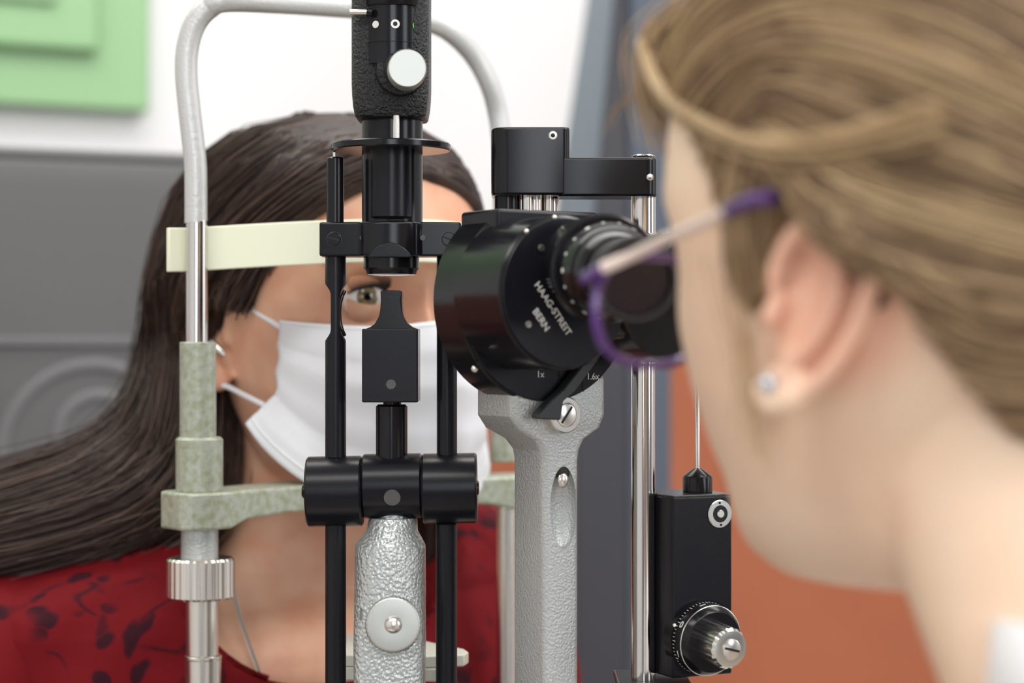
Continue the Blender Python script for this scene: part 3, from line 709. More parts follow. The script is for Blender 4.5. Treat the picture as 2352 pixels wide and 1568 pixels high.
# ================================================================= BRACKET, POLE, TONOMETER
def bridge():
    g = empty('support_bridge', P(1475, 1560, 1.0), 'black stepped bridge arm carried on a tall chrome pole', 'bracket')
    Y = 1.0
    fp = 0.965   # front face depth
    x = lambda a: px(a, fp); zz = lambda b: pz(b, fp)
    # tall block and long arm: one casting, rounded left end
    def ringz(zv, x0, x1, rl, rr, y0, y1):
        pts = []
        for cx, cy, a0, r in ((x1 - rr, y0 + rr, 270, rr), (x1 - rr, y1 - rr, 0, rr), (x0 + rl, y1 - rl, 90, rl), (x0 + rl, y0 + rl, 180, rl)):
            for k in range(9):
                a = R(a0 + 90 * k / 8); pts.append((cx + r * math.cos(a), cy + r * math.sin(a), zv))
        return pts
    MB().loft([ringz(zz(447), x(1128), x(1309), 0.0085, 0.0035, fp, fp + 0.034), ringz(zz(291), x(1128), x(1309), 0.0085, 0.0035, fp, fp + 0.034)]).build('tall_block', M['black'], g, bevel=0.0011, seg=3)
    MB().loft([ringz(zz(450), x(1280), x(1511), 0.003, 0.006, fp + 0.0001, fp + 0.026), ringz(zz(361), x(1280), x(1511), 0.003, 0.006, fp + 0.0001, fp + 0.026)]).build('arm', M['black'], g, bevel=0.0011, seg=3)
    for a, b, r in ((1270, 311, 0.0021), (1493, 407, 0.0017)):
        T = axis((x(a), fp - 0.0001, zz(b)), (0, -1, 0))
        MB().lathe([(r, -0.0002), (r, 0.0003), (r * 0.75, 0.0004)], 28, T).build('hole_rim', M['steel'], g)
        MB().ball((0, 0, 0.0001), (r * 0.62, r * 0.62, 0.0006), 16, 8, T).build('set_screw', M['steel'] if a > 1300 else M['hole'], g)
    vs = MB(); vcyl(vs, 1451, 1505, 356, 362, fp + 0.014); vs.build('pole_top', M['chrome'], g)
    mb = MB(); vcyl(mb, 1449, 1506, 446, 1562, fp + 0.014, ch=0.0006); pole = mb.build('pole', M['chrome'], g)
    mb = MB(); vcyl(mb, 1136, 1197, 444, 492, fp + 0.016); mb.build('post', M['black'], g)
    mb = MB(); vcyl(mb, 1198, 1227, 444, 492, fp + 0.012); mb.build('steel_post', M['chrome'], g)
    mb = MB(); vcyl(mb, 1229, 1238, 444, 490, fp + 0.012); mb.build('steel_post', M['steel'], g)
    mb = MB(); vcyl(mb, 1241, 1286, 444, 492, fp + 0.020); mb.build('steel_post', M['chrome'], g)
    mb = MB(); mb.box(((px(1440, .98) + px(1560, .98)) / 2, fp + 0.014, pz(1567, .98)), (px(1600, .98) - px(1430, .98), 0.06, 0.0035)); mb.build('foot_plate', M['dusty'], g, bevel=0.001)
    vs = MB(); vcyl(vs, 1440, 1512, 1570, 1990, fp + 0.014); vs.build('lower_post', M['black_satin'], g)
bridge()

def tonometer():
    A = P(1546, 1143, 0.962)
    T = Matrix.Translation((A.x, A.y, 0)) @ Matrix.Rotation(R(26), 4, 'Z')
    g = empty('tonometer', (A.x, A.y, P(0, 1562, 0.962).z), 'black box tonometer with a numbered dial beside the chrome pole', 'tonometer')
    W = 0.0335; D = 0.037; zt = A.z; zb = P(0, 1558, 0.962).z
    MB().box((W / 2, D / 2, (zt + zb) / 2), (W, D, zt - zb), T).build('box', M['black_satin'], g, bevel=0.0009, seg=3)
    MB().box((W / 2, D / 2, zt + 0.0002), (W - 0.0004, D - 0.0004, 0.0016), T).build('lid', M['dusty'], g, bevel=0.0005)
    # socket
    so = T @ Vector((0.0262, 0, P(0, 1180, 0.972).z)); nv = (T.to_3x3() @ Vector((0, -1, 0)))
    ST = axis(so, nv)
    MB().lathe([(0.0068, -0.001), (0.0068, 0.0006), (0.0064, 0.0009), (0.0042, 0.0009), (0.0040, 0.0004)], 48, ST).build('socket_ring', M['alu'], g)
    MB().lathe([(0.0041, 0), (0.0041, 0.00095)], 36, ST).build('socket_well', M['hole'], g)
    MB().lathe([(0.0020, 0), (0.0020, 0.0014), (0.0017, 0.0018)], 30, ST).build('socket_pin', M['steel'], g)
    for dy in (-0.0054, 0.0054):
        MB().lathe([(0.0006, 0), (0.0006, 0.0011)], 16, ST @ Matrix.Translation((0.0004 * (1 if dy < 0 else -1), dy, 0))).build('ring_hole', M['hole'], g)
    # dial
    do = T @ Vector((0.0165, 0.0, P(0, 1468, 0.962).z)); dz = (Vector((0.46, -0.88, -0.10))).normalized()
    DT = axis(do, dz)
    r = 0.0176
    MB().lathe([(r + 0.0010, -0.006), (r + 0.0010, 0.001)], 80, DT).build('dial_flange', M['black_satin'], g)
    MB().lathe([(r, 0.0), (r, 0.0065), (r - 0.0006, 0.0075), (r - 0.0022, 0.0105), (r - 0.0028, 0.0110)], 120, DT).build('dial', M['black'], g)
    MB().lathe([(r - 0.00045, 0.0071), (r - 0.0002, 0.0073), (r - 0.0005, 0.0075)], 80, DT).build('dial_rim_line', M['alu'], g)
    for k in range(60):
        a = 2 * math.pi * k / 60; L = 0.0022 if k % 5 == 0 else 0.0012
        Tt = DT @ Matrix.Rotation(a, 4, 'Z') @ Matrix.Translation((r + 0.00005, 0, 0.0010 + L / 2))
        MB().box((0, 0, 0), (0.0002, 0.00028, L), Tt).build('scale_mark', M['white_mark'], g, smooth=False)
    for ang, ch in ((152, '0'), (200, '1'), (104, '1')):
        Tt = DT @ Matrix.Rotation(R(ang), 4, 'Z') @ Matrix.Translation((r + 0.0001, 0, 0.0048)) @ Matrix.Rotation(R(90), 4, 'Y') @ Matrix.Rotation(R(90), 4, 'Z') @ Matrix.Rotation(R(90), 4, 'Z')
        text(g, 'dial_numeral', ch, 0.0048, Tt, M['white_mark'], 0.0001)
    MB().lathe([(0.0008, 0), (0.0008, 0.0004)], 16, axis(P(1549, 1435, 0.952), nv)).build('index_mark', M['white_mark'], g)
    # silver knob
    ko = do + dz * 0.0105; KT = axis(ko, dz)
    MB().lathe([(0.0096, 0), (0.0096, 0.0125), (0.0088, 0.0142), (0.0060, 0.0146)], 108, KT, lambda i, q: q + (0.0004 if i % 6 < 3 and q > 0.0095 else 0)).build('knurled_knob', M['alu'], g, ang=25)
    slot_screw(g, ko + dz * 0.0148, dz, 0.0050, R(-15), M['steel'], 'knob_screw')
    # rod and cap on the lid
    c = P(1602, 1100, 0.985)
    T0 = Matrix.Translation((c.x, c.y, zt + 0.0008))
    MB().lathe([(0.0068, 0), (0.0073, 0.0004), (0.0073, 0.0078), (0.0070, 0.0084), (0.0018, 0.0122)], 48, T0).build('rod_cap', M['black'], g)
    MB().lathe([(0.00115, 0.011), (0.00115, 0.062), (0.0008, 0.0625)], 20, T0).build('measuring_rod', M['steel'], g)
tonometer()

# table under the instrument
def table():
    g = empty('instrument_table', (0.0, 1.1, 0), 'pale instrument table under the slit lamp, below the view', 'table')
    T = Matrix.Translation((-0.016, 1.045, 0)) @ Matrix.Rotation(R(38), 4, 'Z')
    MB().box((0, 0, 0.915), (0.56, 0.28, 0.03), T).build('table_top', M['wood'], g, bevel=0.006)
    MB().lathe([(0.28, 0.0), (0.28, 0.03), (0.05, 0.06), (0.045, 0.90)], 40, T).build('pedestal', M['slate_dark'], g)
table()

# ================================================================= PEOPLE
def G(x, m, s): return math.exp(-((x - m) / s) ** 2)
ZS = [128, 126, 121, 112, 98, 80, 60, 40, 22, 5, -12, -30, -48, -64, -80, -92, -100, -103]
FS = [6, 30, 50, 68, 82, 92, 97, 98, 93, 91, 91, 92, 92, 90, 90, 86, 72, 50]
BS = [6, 30, 50, 68, 84, 96, 104, 106, 104, 98, 88, 74, 56, 38, 26, 18, 12, 6]
WS = [5, 24, 40, 54, 65, 72, 75.5, 77, 76, 74, 71, 67, 62, 56, 47, 36, 25, 14]
YC = [0, 0, 0, 0, 0, 0, 0, 0, 0, 0, 0, 0, 0, 0, 0, 0, 0, 0]
def head_rings(k=1.0, jaw=1.0):
    zz = np.concatenate([np.linspace(127.5, 112, 10), np.linspace(109, -92, 86), np.linspace(-94, -102.5, 6)])
    zs = ZS[::-1]; f = lambda a, q: float(np.interp(q, zs, a[::-1]))
    def sm(a, q): return sum(f(a, q + d) * w_ for d, w_ in ((-5, .2), (-2.5, .2), (0, .2), (2.5, .2), (5, .2))) if -95 < q < 115 else f(a, q)
    rings = []; n = 120
    for q in zz:
        F, B, W = sm(FS, q), sm(BS, q), sm(WS, q) * (1 + (jaw - 1) * min(1, max(0, (-q) / 50)))
        ring = []
        for i in range(n):
            th = 2 * math.pi * i / n; c, s_ = math.cos(th), math.sin(th)
            ex = 0.92 if c > 0 else 1.0
            x = W * math.copysign(abs(s_) ** ex, s_)
            y = -F * math.copysign(abs(c) ** 0.86, c) if c > 0 else -B * c
            if c > 0:
                fx = 0.0; X = abs(x)
                nz = np.interp(q, [-26, -22, -17, -12, 0, 14, 26, 36], [0, 10, 19, 21, 16, 9, 3.5, 2])
                sg = np.interp(q, [-22, -12, 5, 26], [8.5, 8, 6, 5])
                fx += nz * math.exp(-(x / sg) ** 2)
                if -26 < q < -6: fx += 5 * G(X, 11, 5) * G(q, -16, 7)
                fx -= 9.5 * G(X, 32, 15) * G(q, 21, 10)
                fx += 3.5 * G(X, 26, 18) * G(q, 40, 7)
                fx += 3.0 * G(X, 44, 16) * G(q, -4, 16)
                fx += 4.0 * G(X, 0, 20) * G(q, -38, 5) + 3.5 * G(X, 0, 17) * G(q, -49, 4) - 3 * G(X, 0, 22) * G(q, -58, 6)
                fx += 4.0 * G(X, 0, 16) * G(q, -80, 12)
                y -= fx
            ring.append((x * k, y * k, q * k))
        rings.append(ring)
    rings.reverse()
    return rings
def ear_parts(mb, side, T, k=1.0, flare=32, tilt=0.0, wide=1.0, out=70):
    """an ear with helix, antihelix, tragus, concha and lobe, appended to mb; side +1 = person's left"""
    fl = R(flare)
    e1 = Vector((side * math.sin(fl), math.cos(fl), 0)); nn = Vector((side * math.cos(fl), -math.sin(fl), 0)); e2 = Vector((0, 0.10, 1)).normalized()
    e1, e2 = (e1 * math.cos(tilt) + e2 * math.sin(tilt)) , (e2 * math.cos(tilt) - e1 * math.sin(tilt)); e1 = e1 * wide
    o = Vector((side * out, 2 if out == 70 else -3, 0))
    E = lambda a, b, h=0: (o + e1 * a + e2 * b + nn * h) * k
    hel = [E(6, 0, 1), E(2, 6, 3), E(3, 16, 4), E(9, 26, 5), E(18, 30, 5), E(27, 26, 4.5), E(31.5, 14, 4), E(30, -2, 3.5), E(25, -16, 3.5), E(17, -26, 3.5), E(9, -30, 3), E(4, -24, 2)]
    hp = catmull(hel, 48); rad = [(2.0 + 1.3 * math.sin(math.pi * i / 47) + (1.8 if i > 38 else 0)) * k for i in range(48)]
    mb.tube(hp, rad, 12, T)
    ant = catmull([E(18, 22, 2), E(21, 12, 3), E(21, 0, 3.5), E(17, -11, 3), E(11, -16, 2.5)], 24)
    mb.tube(ant, [2.6 * k] * 24, 10, T)
    mb.tube(catmull([E(21, 12, 2.5), E(14, 17, 2), E(9, 20, 1.5)], 12), [2.0 * k] * 12, 8, T)
    B = Matrix((e1, e2, nn)).transposed().to_4x4()  # e1 may be widened
    def ell(a, b, h, ra, rb, rh):
        TT = T @ Matrix.Translation(E(a, b, h)) @ B; mb.ball((0, 0, 0), (ra * k, rb * k, rh * k), 24, 12, TT)
    ell(15, 3, -2.0 if out == 70 else -3.6, 16, 27, 2.6 if out == 70 else 2.2); ell(12, -25, 1.5, 9, 8, 3.2); ell(3, -3, 2, 3.2, 5, 3.5); ell(10, -19, 2.2, 3.5, 3.2, 2.5)
    ell(4, 0, -8 if out == 70 else -11, 9, 22, 8)
    if out > 70: ell(10, 0, -12, 12, 24, 8)
    return E
def local(rot_z, pitch, o, s=0.001):
    return Matrix.Translation(o) @ Matrix.Rotation(rot_z, 4, 'Z') @ Matrix.Rotation(pitch, 4, 'X') @ Matrix.Scale(s, 4)
def ellring(cx, cy, rx, ry, z, n=64, e=1.0, front=None):
    out = []
    for i in range(n):
        a = 2 * math.pi * i / n; c, s_ = math.cos(a), math.sin(a)
        out.append((cx + rx * math.copysign(abs(c) ** e, c), cy + ry * math.copysign(abs(s_) ** e, s_), z))
    return out
def body_mesh(name, mb, m, parent, voxel, smooth=4):
    o = mb.build(name, m, None, smooth=False)
    r = o.modifiers.new('r', 'REMESH'); r.mode = 'VOXEL'; r.voxel_size = voxel; r.use_smooth_shade = True
    s_ = o.modifiers.new('s', 'SMOOTH'); s_.factor = 0.5; s_.iterations = smooth
    dg = bpy.context.evaluated_depsgraph_get(); me = bpy.data.meshes.new_from_object(o.evaluated_get(dg))
    old = o.data; o.modifiers.clear(); o.data = me; bpy.data.meshes.remove(old)
    me.materials.clear(); [me.materials.append(q) for q in (m if isinstance(m, list) else [m])]
    me.shade_smooth()
    if parent: o.parent = parent; o.matrix_parent_inverse = parent.matrix_basis.inverted()
    return o
def strands(name, guides, n, rad, mats, parent, jit=(0.0015, 0.006), pts=18, weights=(4, 4, 3, 1), clump=None, wave=0.0, taper=True, srange=None, push=None):
    V = []; F = []; MI = []; sides = 4 if rad < 0.001 else 6
    gs = [catmull(g_, pts) for g_ in guides]; m = len(gs) - 1; sum_n = [0]
    for _ in range(n):
        s_ = random.random() * m if srange is None else random.uniform(*srange)
        i = min(int(s_), m - 1); f = s_ - i
        jr = Vector((random.gauss(0, 1), random.gauss(0, 1), random.gauss(0, 1)))
        ph = random.random() * 6.28; wv = wave * random.random()
        line = []; rads = []
        for k in range(pts):
            t = k / (pts - 1); p = gs[i][k].lerp(gs[i + 1][k], f) + jr * (jit[0] * (1 - t) + jit[1] * t)
            if wv: p = p + Vector((math.sin(ph + t * 9) * wv, 0, math.cos(ph + t * 8) * wv)) * t
            if push and t < 0.55: p = push(p)
            r_ = rad * (random.uniform(0.9, 1.1)); r_ *= (0.45 + 0.55 * math.sin(math.pi * (0.12 + 0.8 * t))) if taper else 1
            line.append(p); rads.append(r_)
        # neighbouring strands share a shade, so locks read
        sh = (math.sin(s_ * 23.0) + math.sin(s_ * 57.0 + 1.3)) * 0.25 + 0.5 + random.gauss(0, 0.22)
        cum = 0; tot = sum(weights); idx = 0
        for q, w_ in enumerate(weights):
            cum += w_ / tot
            if sh <= cum: idx = q; break
        else: idx = len(weights) - 1
        L_ = np.array([tuple(p) for p in line]); T_ = np.gradient(L_, axis=0); T_ /= np.linalg.norm(T_, axis=1)[:, None] + 1e-12
        ref = np.array([0.3, 0.2, 0.93]); U_ = np.cross(T_, ref); U_ /= np.linalg.norm(U_, axis=1)[:, None] + 1e-12; W_ = np.cross(T_, U_)
        rd = np.array(rads)[:, None]; base = len(V) * 0 + sum_n[0]
        ang = [2 * math.pi * q / sides for q in range(sides)]
        ring = np.stack([L_ + rd * (U_ * math.cos(a) + W_ * math.sin(a)) for a in ang], axis=1).reshape(-1, 3)
        V.append(ring); sum_n[0] += len(ring)
        k_ = np.arange(pts - 1)[:, None] * sides; q_ = np.arange(sides)[None, :]; q2 = (q_ + 1) % sides
        f_ = np.stack([k_ + q_, k_ + sides + q_, k_ + sides + q2, k_ + q2], axis=2).reshape(-1, 4) + base
        F.append(f_); MI.append(np.full(len(f_), idx))
    V = np.concatenate(V); F = np.concatenate(F); MI = np.concatenate(MI)
    me = bpy.data.meshes.new(name); me.vertices.add(len(V)); me.vertices.foreach_set('co', V.astype(np.float32).ravel())
    me.loops.add(F.size); me.loops.foreach_set('vertex_index', F.astype(np.int32).ravel())
    me.polygons.add(len(F)); me.polygons.foreach_set('loop_start', np.arange(0, F.size, 4, dtype=np.int32))
    for mm in mats: me.materials.append(mm)
    me.polygons.foreach_set('material_index', MI.astype(np.int32))
    me.update(calc_edges=True); me.validate(); me.shade_smooth()
    o = bpy.data.objects.new(name, me); col.objects.link(o)
    if parent: o.parent = parent; o.matrix_parent_inverse = parent.matrix_basis.inverted()
    return o

# ---- patient
PC = Vector((-0.106, 1.21, CAMH + 0.004))
PT = local(R(36), R(0), PC)
def patient():
    g = empty('person', (PC.x - 0.03, PC.y + 0.05, 0.55), 'dark-haired person in a red floral top and white mask, forehead against the band', 'person')
    mb = MB(); mb.loft(head_rings(1.0), PT)
    ear_parts(mb, -1, PT, 1.0); ear_parts(mb, 1, PT, 1.0)
    neck = [ellring(0, 28, 52, 54, -40), ellring(0, 30, 52, 55, -80), ellring(0, 34, 56, 58, -110), ellring(0, 40, 72, 64, -140), ellring(0, 46, 105, 72, -160), ellring(-20, 50, 140, 84, -185), ellring(-34, 52, 160, 94, -230), ellring(-34, 62, 155, 100, -300), ellring(-34, 140, 150, 100, -420), ellring(-34, 160, 150, 105, -640)]
    neck.reverse(); mb.loft(neck, PT)
    # chest: sternum and collar region forward
    mb.ball((0, 5, -205), (105, 60, 60), 32, 18, PT)
    body = body_mesh('body', mb, M['skin_p'], g, 0.0022, 3)
    bvh = BVHTree.FromPolygons([v.co.copy() for v in body.data.vertices], [tuple(p.vertices) for p in body.data.polygons])
    # eyes
    for sx in (-1, 1):
        c = PT @ Vector((sx * 31.5, -79.5, 21)); f = (PT.to_3x3() @ Vector((0, -1, 0))).normalized()
        look = (f * 1.0 + Vector((-0.14, -0.45, 0.0))).normalized()
        ET = axis(c, look)
        e = MB().ball((0, 0, 0), 0.0122, 40, 24, ET).build('eyeball', M['teeth'], g)
        def cap(a1, m, nm, rr):
            prof = [(rr * math.sin(a), rr * math.cos(a)) for a in np.linspace(a1, 0.02, 10)]
            MB().lathe(prof, 48, ET).build(nm, m, e)
        cap(R(30), M['iris_edge'], 'limbus', 0.01228); cap(R(27), M['iris'], 'iris', 0.01233); cap(R(11), M['pupil'], 'pupil', 0.0124)
        MB().ball((0, 0, 0), 0.0008, 10, 6, Matrix.Translation(ET @ Vector((-0.0030, 0.0035, 0.0117)))).build('eye_highlight', M['eye_white_spot'], e)  # white bead modelled in place of the highlight on the eyeball
        MB().ball((0, 0, 0), (0.0028, 0.0016, 0.0020), 16, 10, Matrix.Translation(PT @ Vector((sx * 20.5, -87.5, 19.5)))).build('lit_caruncle', M['lit_caruncle'], g)
        # lids: spherical shells with an almond opening
        vs = []; fs = []; nu_, nv_ = 40, 10; LT = Matrix.Translation(c) @ Matrix.Rotation(R(36), 4, 'Z')
        for up in (1, -1):
            base = len(vs)
            for j in range(nv_ + 1):
                for i in range(nu_ + 1):
                    az = R(-74 + 148 * i / nu_); op = math.cos(az * 1.12) if abs(az * 1.12) < math.pi / 2 else 0
                    el0 = (R(25) * op ** 0.8 if up > 0 else R(-21) * op ** 0.8) + R(1)
                    el = el0 + up * (R(66)) * j / nv_; rr = 0.0132 + 0.0022 * (j / nv_) ** 0.6 if j else 0.0126
                    vs.append((rr * math.cos(el) * math.sin(az), -rr * math.cos(el) * math.cos(az), rr * math.sin(el)))
            for j in range(nv_):
                for i in range(nu_):
                    a = base + j * (nu_ + 1) + i; q = (a, a + 1, a + nu_ + 2, a + nu_ + 1); fs.append(q if up > 0 else tuple(reversed(q)))
        MB().add(vs, fs, LT).build('eyelids', M['skin_p'], g)
        ls = MB()
        for i in range(34):
            az = R(-58 + 116 * i / 33); el = R(25) * max(0, math.cos(az * 1.12)) ** 0.8 + R(2)
            d = Vector((math.cos(el) * math.sin(az), -math.cos(el) * math.cos(az), math.sin(el)))
            a = d * 0.0131; b = d * 0.0165 + Vector((0, 0, 0.0012)); cpt = d * 0.0190 + Vector((sx * 0.001, 0, 0.0040))
            ls.tube([LT @ a, LT @ b, LT @ cpt], [0.00030, 0.00025, 0.00008], 5)
        ls.build('eyelashes', M['lash'], g)
        # upper lid line
        pth = []
        for i in range(24):
            az = R(-70 + 140 * i / 23); el = R(25) * max(0, math.cos(az * 1.12)) ** 0.8 + R(2)
            pth.append(LT @ (Vector((math.cos(el) * math.sin(az), -math.cos(el) * math.cos(az), math.sin(el))) * 0.0130))
        MB().tube(pth, 0.0005, 8).build('lash_line', M['lash'], g)
        br = MB()
        for i in range(70):
            t = i / 69; X = sx * (14 + 38 * t); Z = 41 + 5 * math.sin(t * 2.4) - 3 * t + random.uniform(-2, 2)
            hit = bvh.ray_cast(PT @ Vector((X, -200, Z)), (PT.to_3x3() @ Vector((0, 1, 0))).normalized())
            if hit[0] is None: continue
            p = hit[0]; d = PT.to_3x3() @ Vector((sx * 6, 1.2 * t, 2.0 - 3 * t)); br.tube([p, p + d * 0.5 - f * -0.0006, p + d], [0.0004, 0.0004, 0.0001], 5)
        br.build('eyebrow', M['brow'], g)
    # hair: guides from the parting, over the scalp, falling to the shoulders
    Lc = lambda x, y, z_: PT @ Vector((x, y, z_))
    left = [
        [Lc(15, -84, 92), Lc(-22, -88, 92), Lc(-50, -76, 78), Lc(-68, -50, 58), Lc(-76, -22, 44), Lc(-84, 14, 28), P(508, 880, 1.215), P(512, 1040, 1.205), P(490, 1170, 1.20), P(420, 1260, 1.19)],
        [Lc(15, -70, 106), Lc(-30, -68, 106), Lc(-62, -48, 82), Lc(-80, -14, 52), Lc(-88, 22, 15), P(485, 900, 1.20), P(480, 1000, 1.19), P(455, 1140, 1.175), P(370, 1220, 1.16), P(220, 1260, 1.15)],
        [Lc(15, -45, 121), Lc(-45, -30, 114), Lc(-78, -2, 82), Lc(-92, 24, 40), P(432, 760, 1.195), P(430, 900, 1.18), P(410, 1040, 1.165), P(330, 1150, 1.15), P(180, 1220, 1.14), P(-60, 1275, 1.13)],
        [Lc(15, -15, 129), Lc(-47, 8, 120), Lc(-74, 34, 86), Lc(-89, 50, 38), P(392, 770, 1.22), P(385, 900, 1.20), P(345, 1020, 1.18), P(250, 1110, 1.16), P(110, 1170, 1.15), P(-60, 1225, 1.14)],
        [Lc(6, 18, 132), Lc(-46, 44, 118), Lc(-74, 62, 84), Lc(-84, 70, 30), P(355, 800, 1.25), P(335, 900, 1.235), P(280, 990, 1.21), P(190, 1060, 1.19), P(70, 1110, 1.17), P(-60, 1150, 1.16)],
        [Lc(4, 40, 131), Lc(-30, 80, 104), Lc(-52, 92, 66), Lc(-66, 92, 10), P(350, 830, 1.30), P(335, 930, 1.27), P(270, 1020, 1.24), P(180, 1090, 1.21), P(60, 1140, 1.19), P(-60, 1190, 1.18)]]
    right = [
        [Lc(2, -84, 92), Lc(30, -85, 88), Lc(52, -70, 74), Lc(70, -44, 52), Lc(79, -18, 20), Lc(82, -4, -20), Lc(82, 6, -60), Lc(78, 8, -120), Lc(70, 0, -160)],
        [Lc(2, -74, 107), Lc(42, -64, 101), Lc(68, -36, 73), Lc(82, -10, 38), Lc(86, 4, -5), Lc(86, 12, -45), Lc(84, 14, -85), Lc(80, 14, -128), Lc(74, 6, -168)],
        [Lc(2, -52, 121), Lc(45, -38, 110), Lc(74, -16, 82), Lc(86, 4, 45), Lc(90, 14, 5), Lc(90, 18, -40), Lc(88, 20, -80), Lc(84, 18, -130), Lc(80, 10, -170)],
        [Lc(0, 0, 130), Lc(50, 12, 120), Lc(84, 30, 82), Lc(95, 42, 40), Lc(96, 48, 0), Lc(94, 50, -40), Lc(92, 48, -90), Lc(88, 46, -140), Lc(84, 40, -180)],
        [Lc(4, 40, 131), Lc(40, 80, 104), Lc(66, 104, 60), Lc(76, 108, 10), Lc(78, 104, -30), Lc(76, 96, -80), Lc(72, 90, -120), Lc(68, 86, -160), Lc(60, 80, -190)]]
    back = [left[-1], [Lc(2, 45, 130), Lc(0, 95, 98), Lc(0, 116, 55), Lc(0, 118, 0), Lc(0, 112, -50), Lc(0, 104, -100), Lc(0, 100, -140), Lc(0, 98, -170), Lc(0, 96, -190), Lc(0, 96, -210)], right[-1]]
    hc_ = PT @ Vector((0, 8, 22))
    def pusher(d):
        def f_(p):
            v = p - hc_; L_ = v.length
            if L_ > 0.15 or p.z < PC.z + 0.02: return p
            h = bvh.ray_cast(hc_, v / L_)
            if h[0] is None: return p
            lim = (h[0] - hc_).length + d
            return hc_ + v / L_ * lim if L_ < lim else p
        return f_
    def inset(gs, d):
        out = []
        for g_ in gs:
            q = []
            for i, p in enumerate(g_):
                v = p - (PC + Vector((0, 0, min(0.02, p.z - PC.z))))
                q.append(p - v.normalized() * d if i < 5 else p + Vector((0, 0.008, -0.004)))
            out.append(q)
        return out
    strands('hair', inset(left, 0.005), 600, 0.0040, HAIR_P[:2], g, (0.001, 0.006), weights=(1, 1), taper=False, push=pusher(0.0015))
    strands('hair', left, 7000, 0.00042, HAIR_P, g, (0.0016, 0.008), wave=0.003, push=pusher(0.0045))
    strands('hair', inset(right, 0.004), 360, 0.0052, HAIR_P[:2], g, (0.001, 0.004), weights=(1, 1), taper=False, push=pusher(0.001))
    strands('hair', right, 3000, 0.00042, HAIR_P, g, (0.0016, 0.005), wave=0.003, push=pusher(0.0045))
    strands('hair', back, 500, 0.005, HAIR_P[:2], g, (0.002, 0.004), weights=(1, 1), taper=False)
    strands('hair', left[1:5] , 30, 0.00018, HAIR_P, g, (0.005, 0.014), wave=0.008)
    side = [[Lc(-62, -62, 66), Lc(-70, -50, 48), Lc(-74, -40, 36), Lc(-77, -32, 24), Lc(-78, -26, 15)],
            [Lc(-70, -46, 60), Lc(-76, -34, 46), Lc(-80, -22, 38), Lc(-82, -14, 30), Lc(-82, -10, 20)],
            [Lc(-76, -26, 54), Lc(-81, -14, 46), Lc(-84, -2, 40), Lc(-87, 12, 34), Lc(-90, 24, 24)]]
    strands('hair', side, 700, 0.0006, HAIR_P, g, (0.002, 0.003), pts=10, wave=0.002, push=pusher(0.003))
    # shirt
    rings = []
    sh = [(0, 42, 100, 68, -118), (0, 44, 140, 74, -127), (0, 46, 178, 82, -138), (0, 48, 200, 92, -150), (0, 50, 212, 104, -168), (0, 52, 220, 114, -190), (0, 52, 224, 120, -225), (0, 62, 230, 124, -290), (0, 140, 215, 124, -410), (0, 160, 195, 126, -560), (0, 162, 190, 126, -660)]
    vs = []; fs = []; n = 160
    rows = []
    zz = np.concatenate([np.linspace(-118, -190, 40), np.linspace(-195, -300, 30), np.linspace(-310, -660, 14)])
    arr = np.array([[s_[4], s_[1], s_[2], s_[3]] for s_ in sh][::-1])
    for q in zz:
        row = []
        for i in range(n):
            a = 2 * math.pi * i / n; c, s_ = math.cos(a), math.sin(a)
            zq = q
            for _k in range(3):
                cy, rx, ry = (float(np.interp(zq, arr[:, 0], arr[:, j])) for j in (1, 2, 3))
                if cy + ry * s_ < 20: zq = min(q, -198 + 80 * min(1, abs(rx * c - 4) / 112) ** 3.2)
            fold = 1 + 0.012 * math.sin(a * 9 + q * 0.05) + 0.010 * math.sin(a * 17 - q * 0.08)
            row.append((rx * 0.93 * c * fold - 42 * min(1, max(0, (-118 - zq) / 40)), cy + ry * s_ * fold, zq))
        rows.append(row)
    vs = [p for r_ in rows for p in r_]
    for j in range(len(rows) - 1):
        for i in range(n):
            k = (i + 1) % n
            if max(abs(rows[j][i][2] - rows[j + 1][i][2]), abs(rows[j][k][2] - rows[j + 1][k][2])) < 1e-4: continue
            fs.append((j * n + i, (j + 1) * n + i, (j + 1) * n + k, j * n + k))
    o = MB().add(vs, fs, PT).build('shirt', M['red'], g)
    so = o.modifiers.new('solid', 'SOLIDIFY'); so.thickness = 0.0025; so.offset = 1
    # upper arms
    for sx in (-1, 1):
        if sx > 0:
            MB().tube(catmull([PT @ Vector(v) for v in ((60, 60, -175), (90, 45, -156), (115, 40, -156), (130, 40, -185), (138, 35, -240))], 20), [0.050] * 20, 32).build('sleeve', M['red'], g)
        pth = catmull([PT @ Vector(v) for v in ((sx * 115 - 30, 48, -200), (sx * 160 - 35, 42, -198), (sx * 185 - 48, 30, -222), (sx * 185 - 60, 0, -290), (sx * 180 - 60, -40, -380))], 16)
        MB().tube(pth, [0.040, 0.056, 0.062, 0.062, 0.061, 0.060, 0.059, 0.058, 0.057, 0.056, 0.055, 0.054, 0.053, 0.052, 0.051, 0.045], 32).build('sleeve', M['red'], g)
    # necklace
    nk = empty('necklace', P(560, 1400, 1.1), 'thin silver chain hanging down the neck below the metal nut', 'necklace')
    pts_ = [P(528, 1290, 1.152), P(538, 1360, 1.146), P(552, 1420, 1.14), P(572, 1480, 1.134), P(594, 1540, 1.128), P(620, 1600, 1.122)]
    mbn = MB(); cp = catmull(pts_, 70)
    for i in range(69):
        d = (cp[i + 1] - cp[i]); Tn = axis((cp[i] + cp[i + 1]) / 2, d) @ Matrix.Rotation(R(90 * (i % 2)), 4, 'Z')
        lp = [Tn @ Vector((0.0010 * math.cos(a), 0, 0.0016 * math.sin(a))) for a in [2 * math.pi * k / 10 for k in range(11)]]
        mbn.tube(lp, 0.0005, 5)
    mbn.build('chain', M['necklace'], nk)
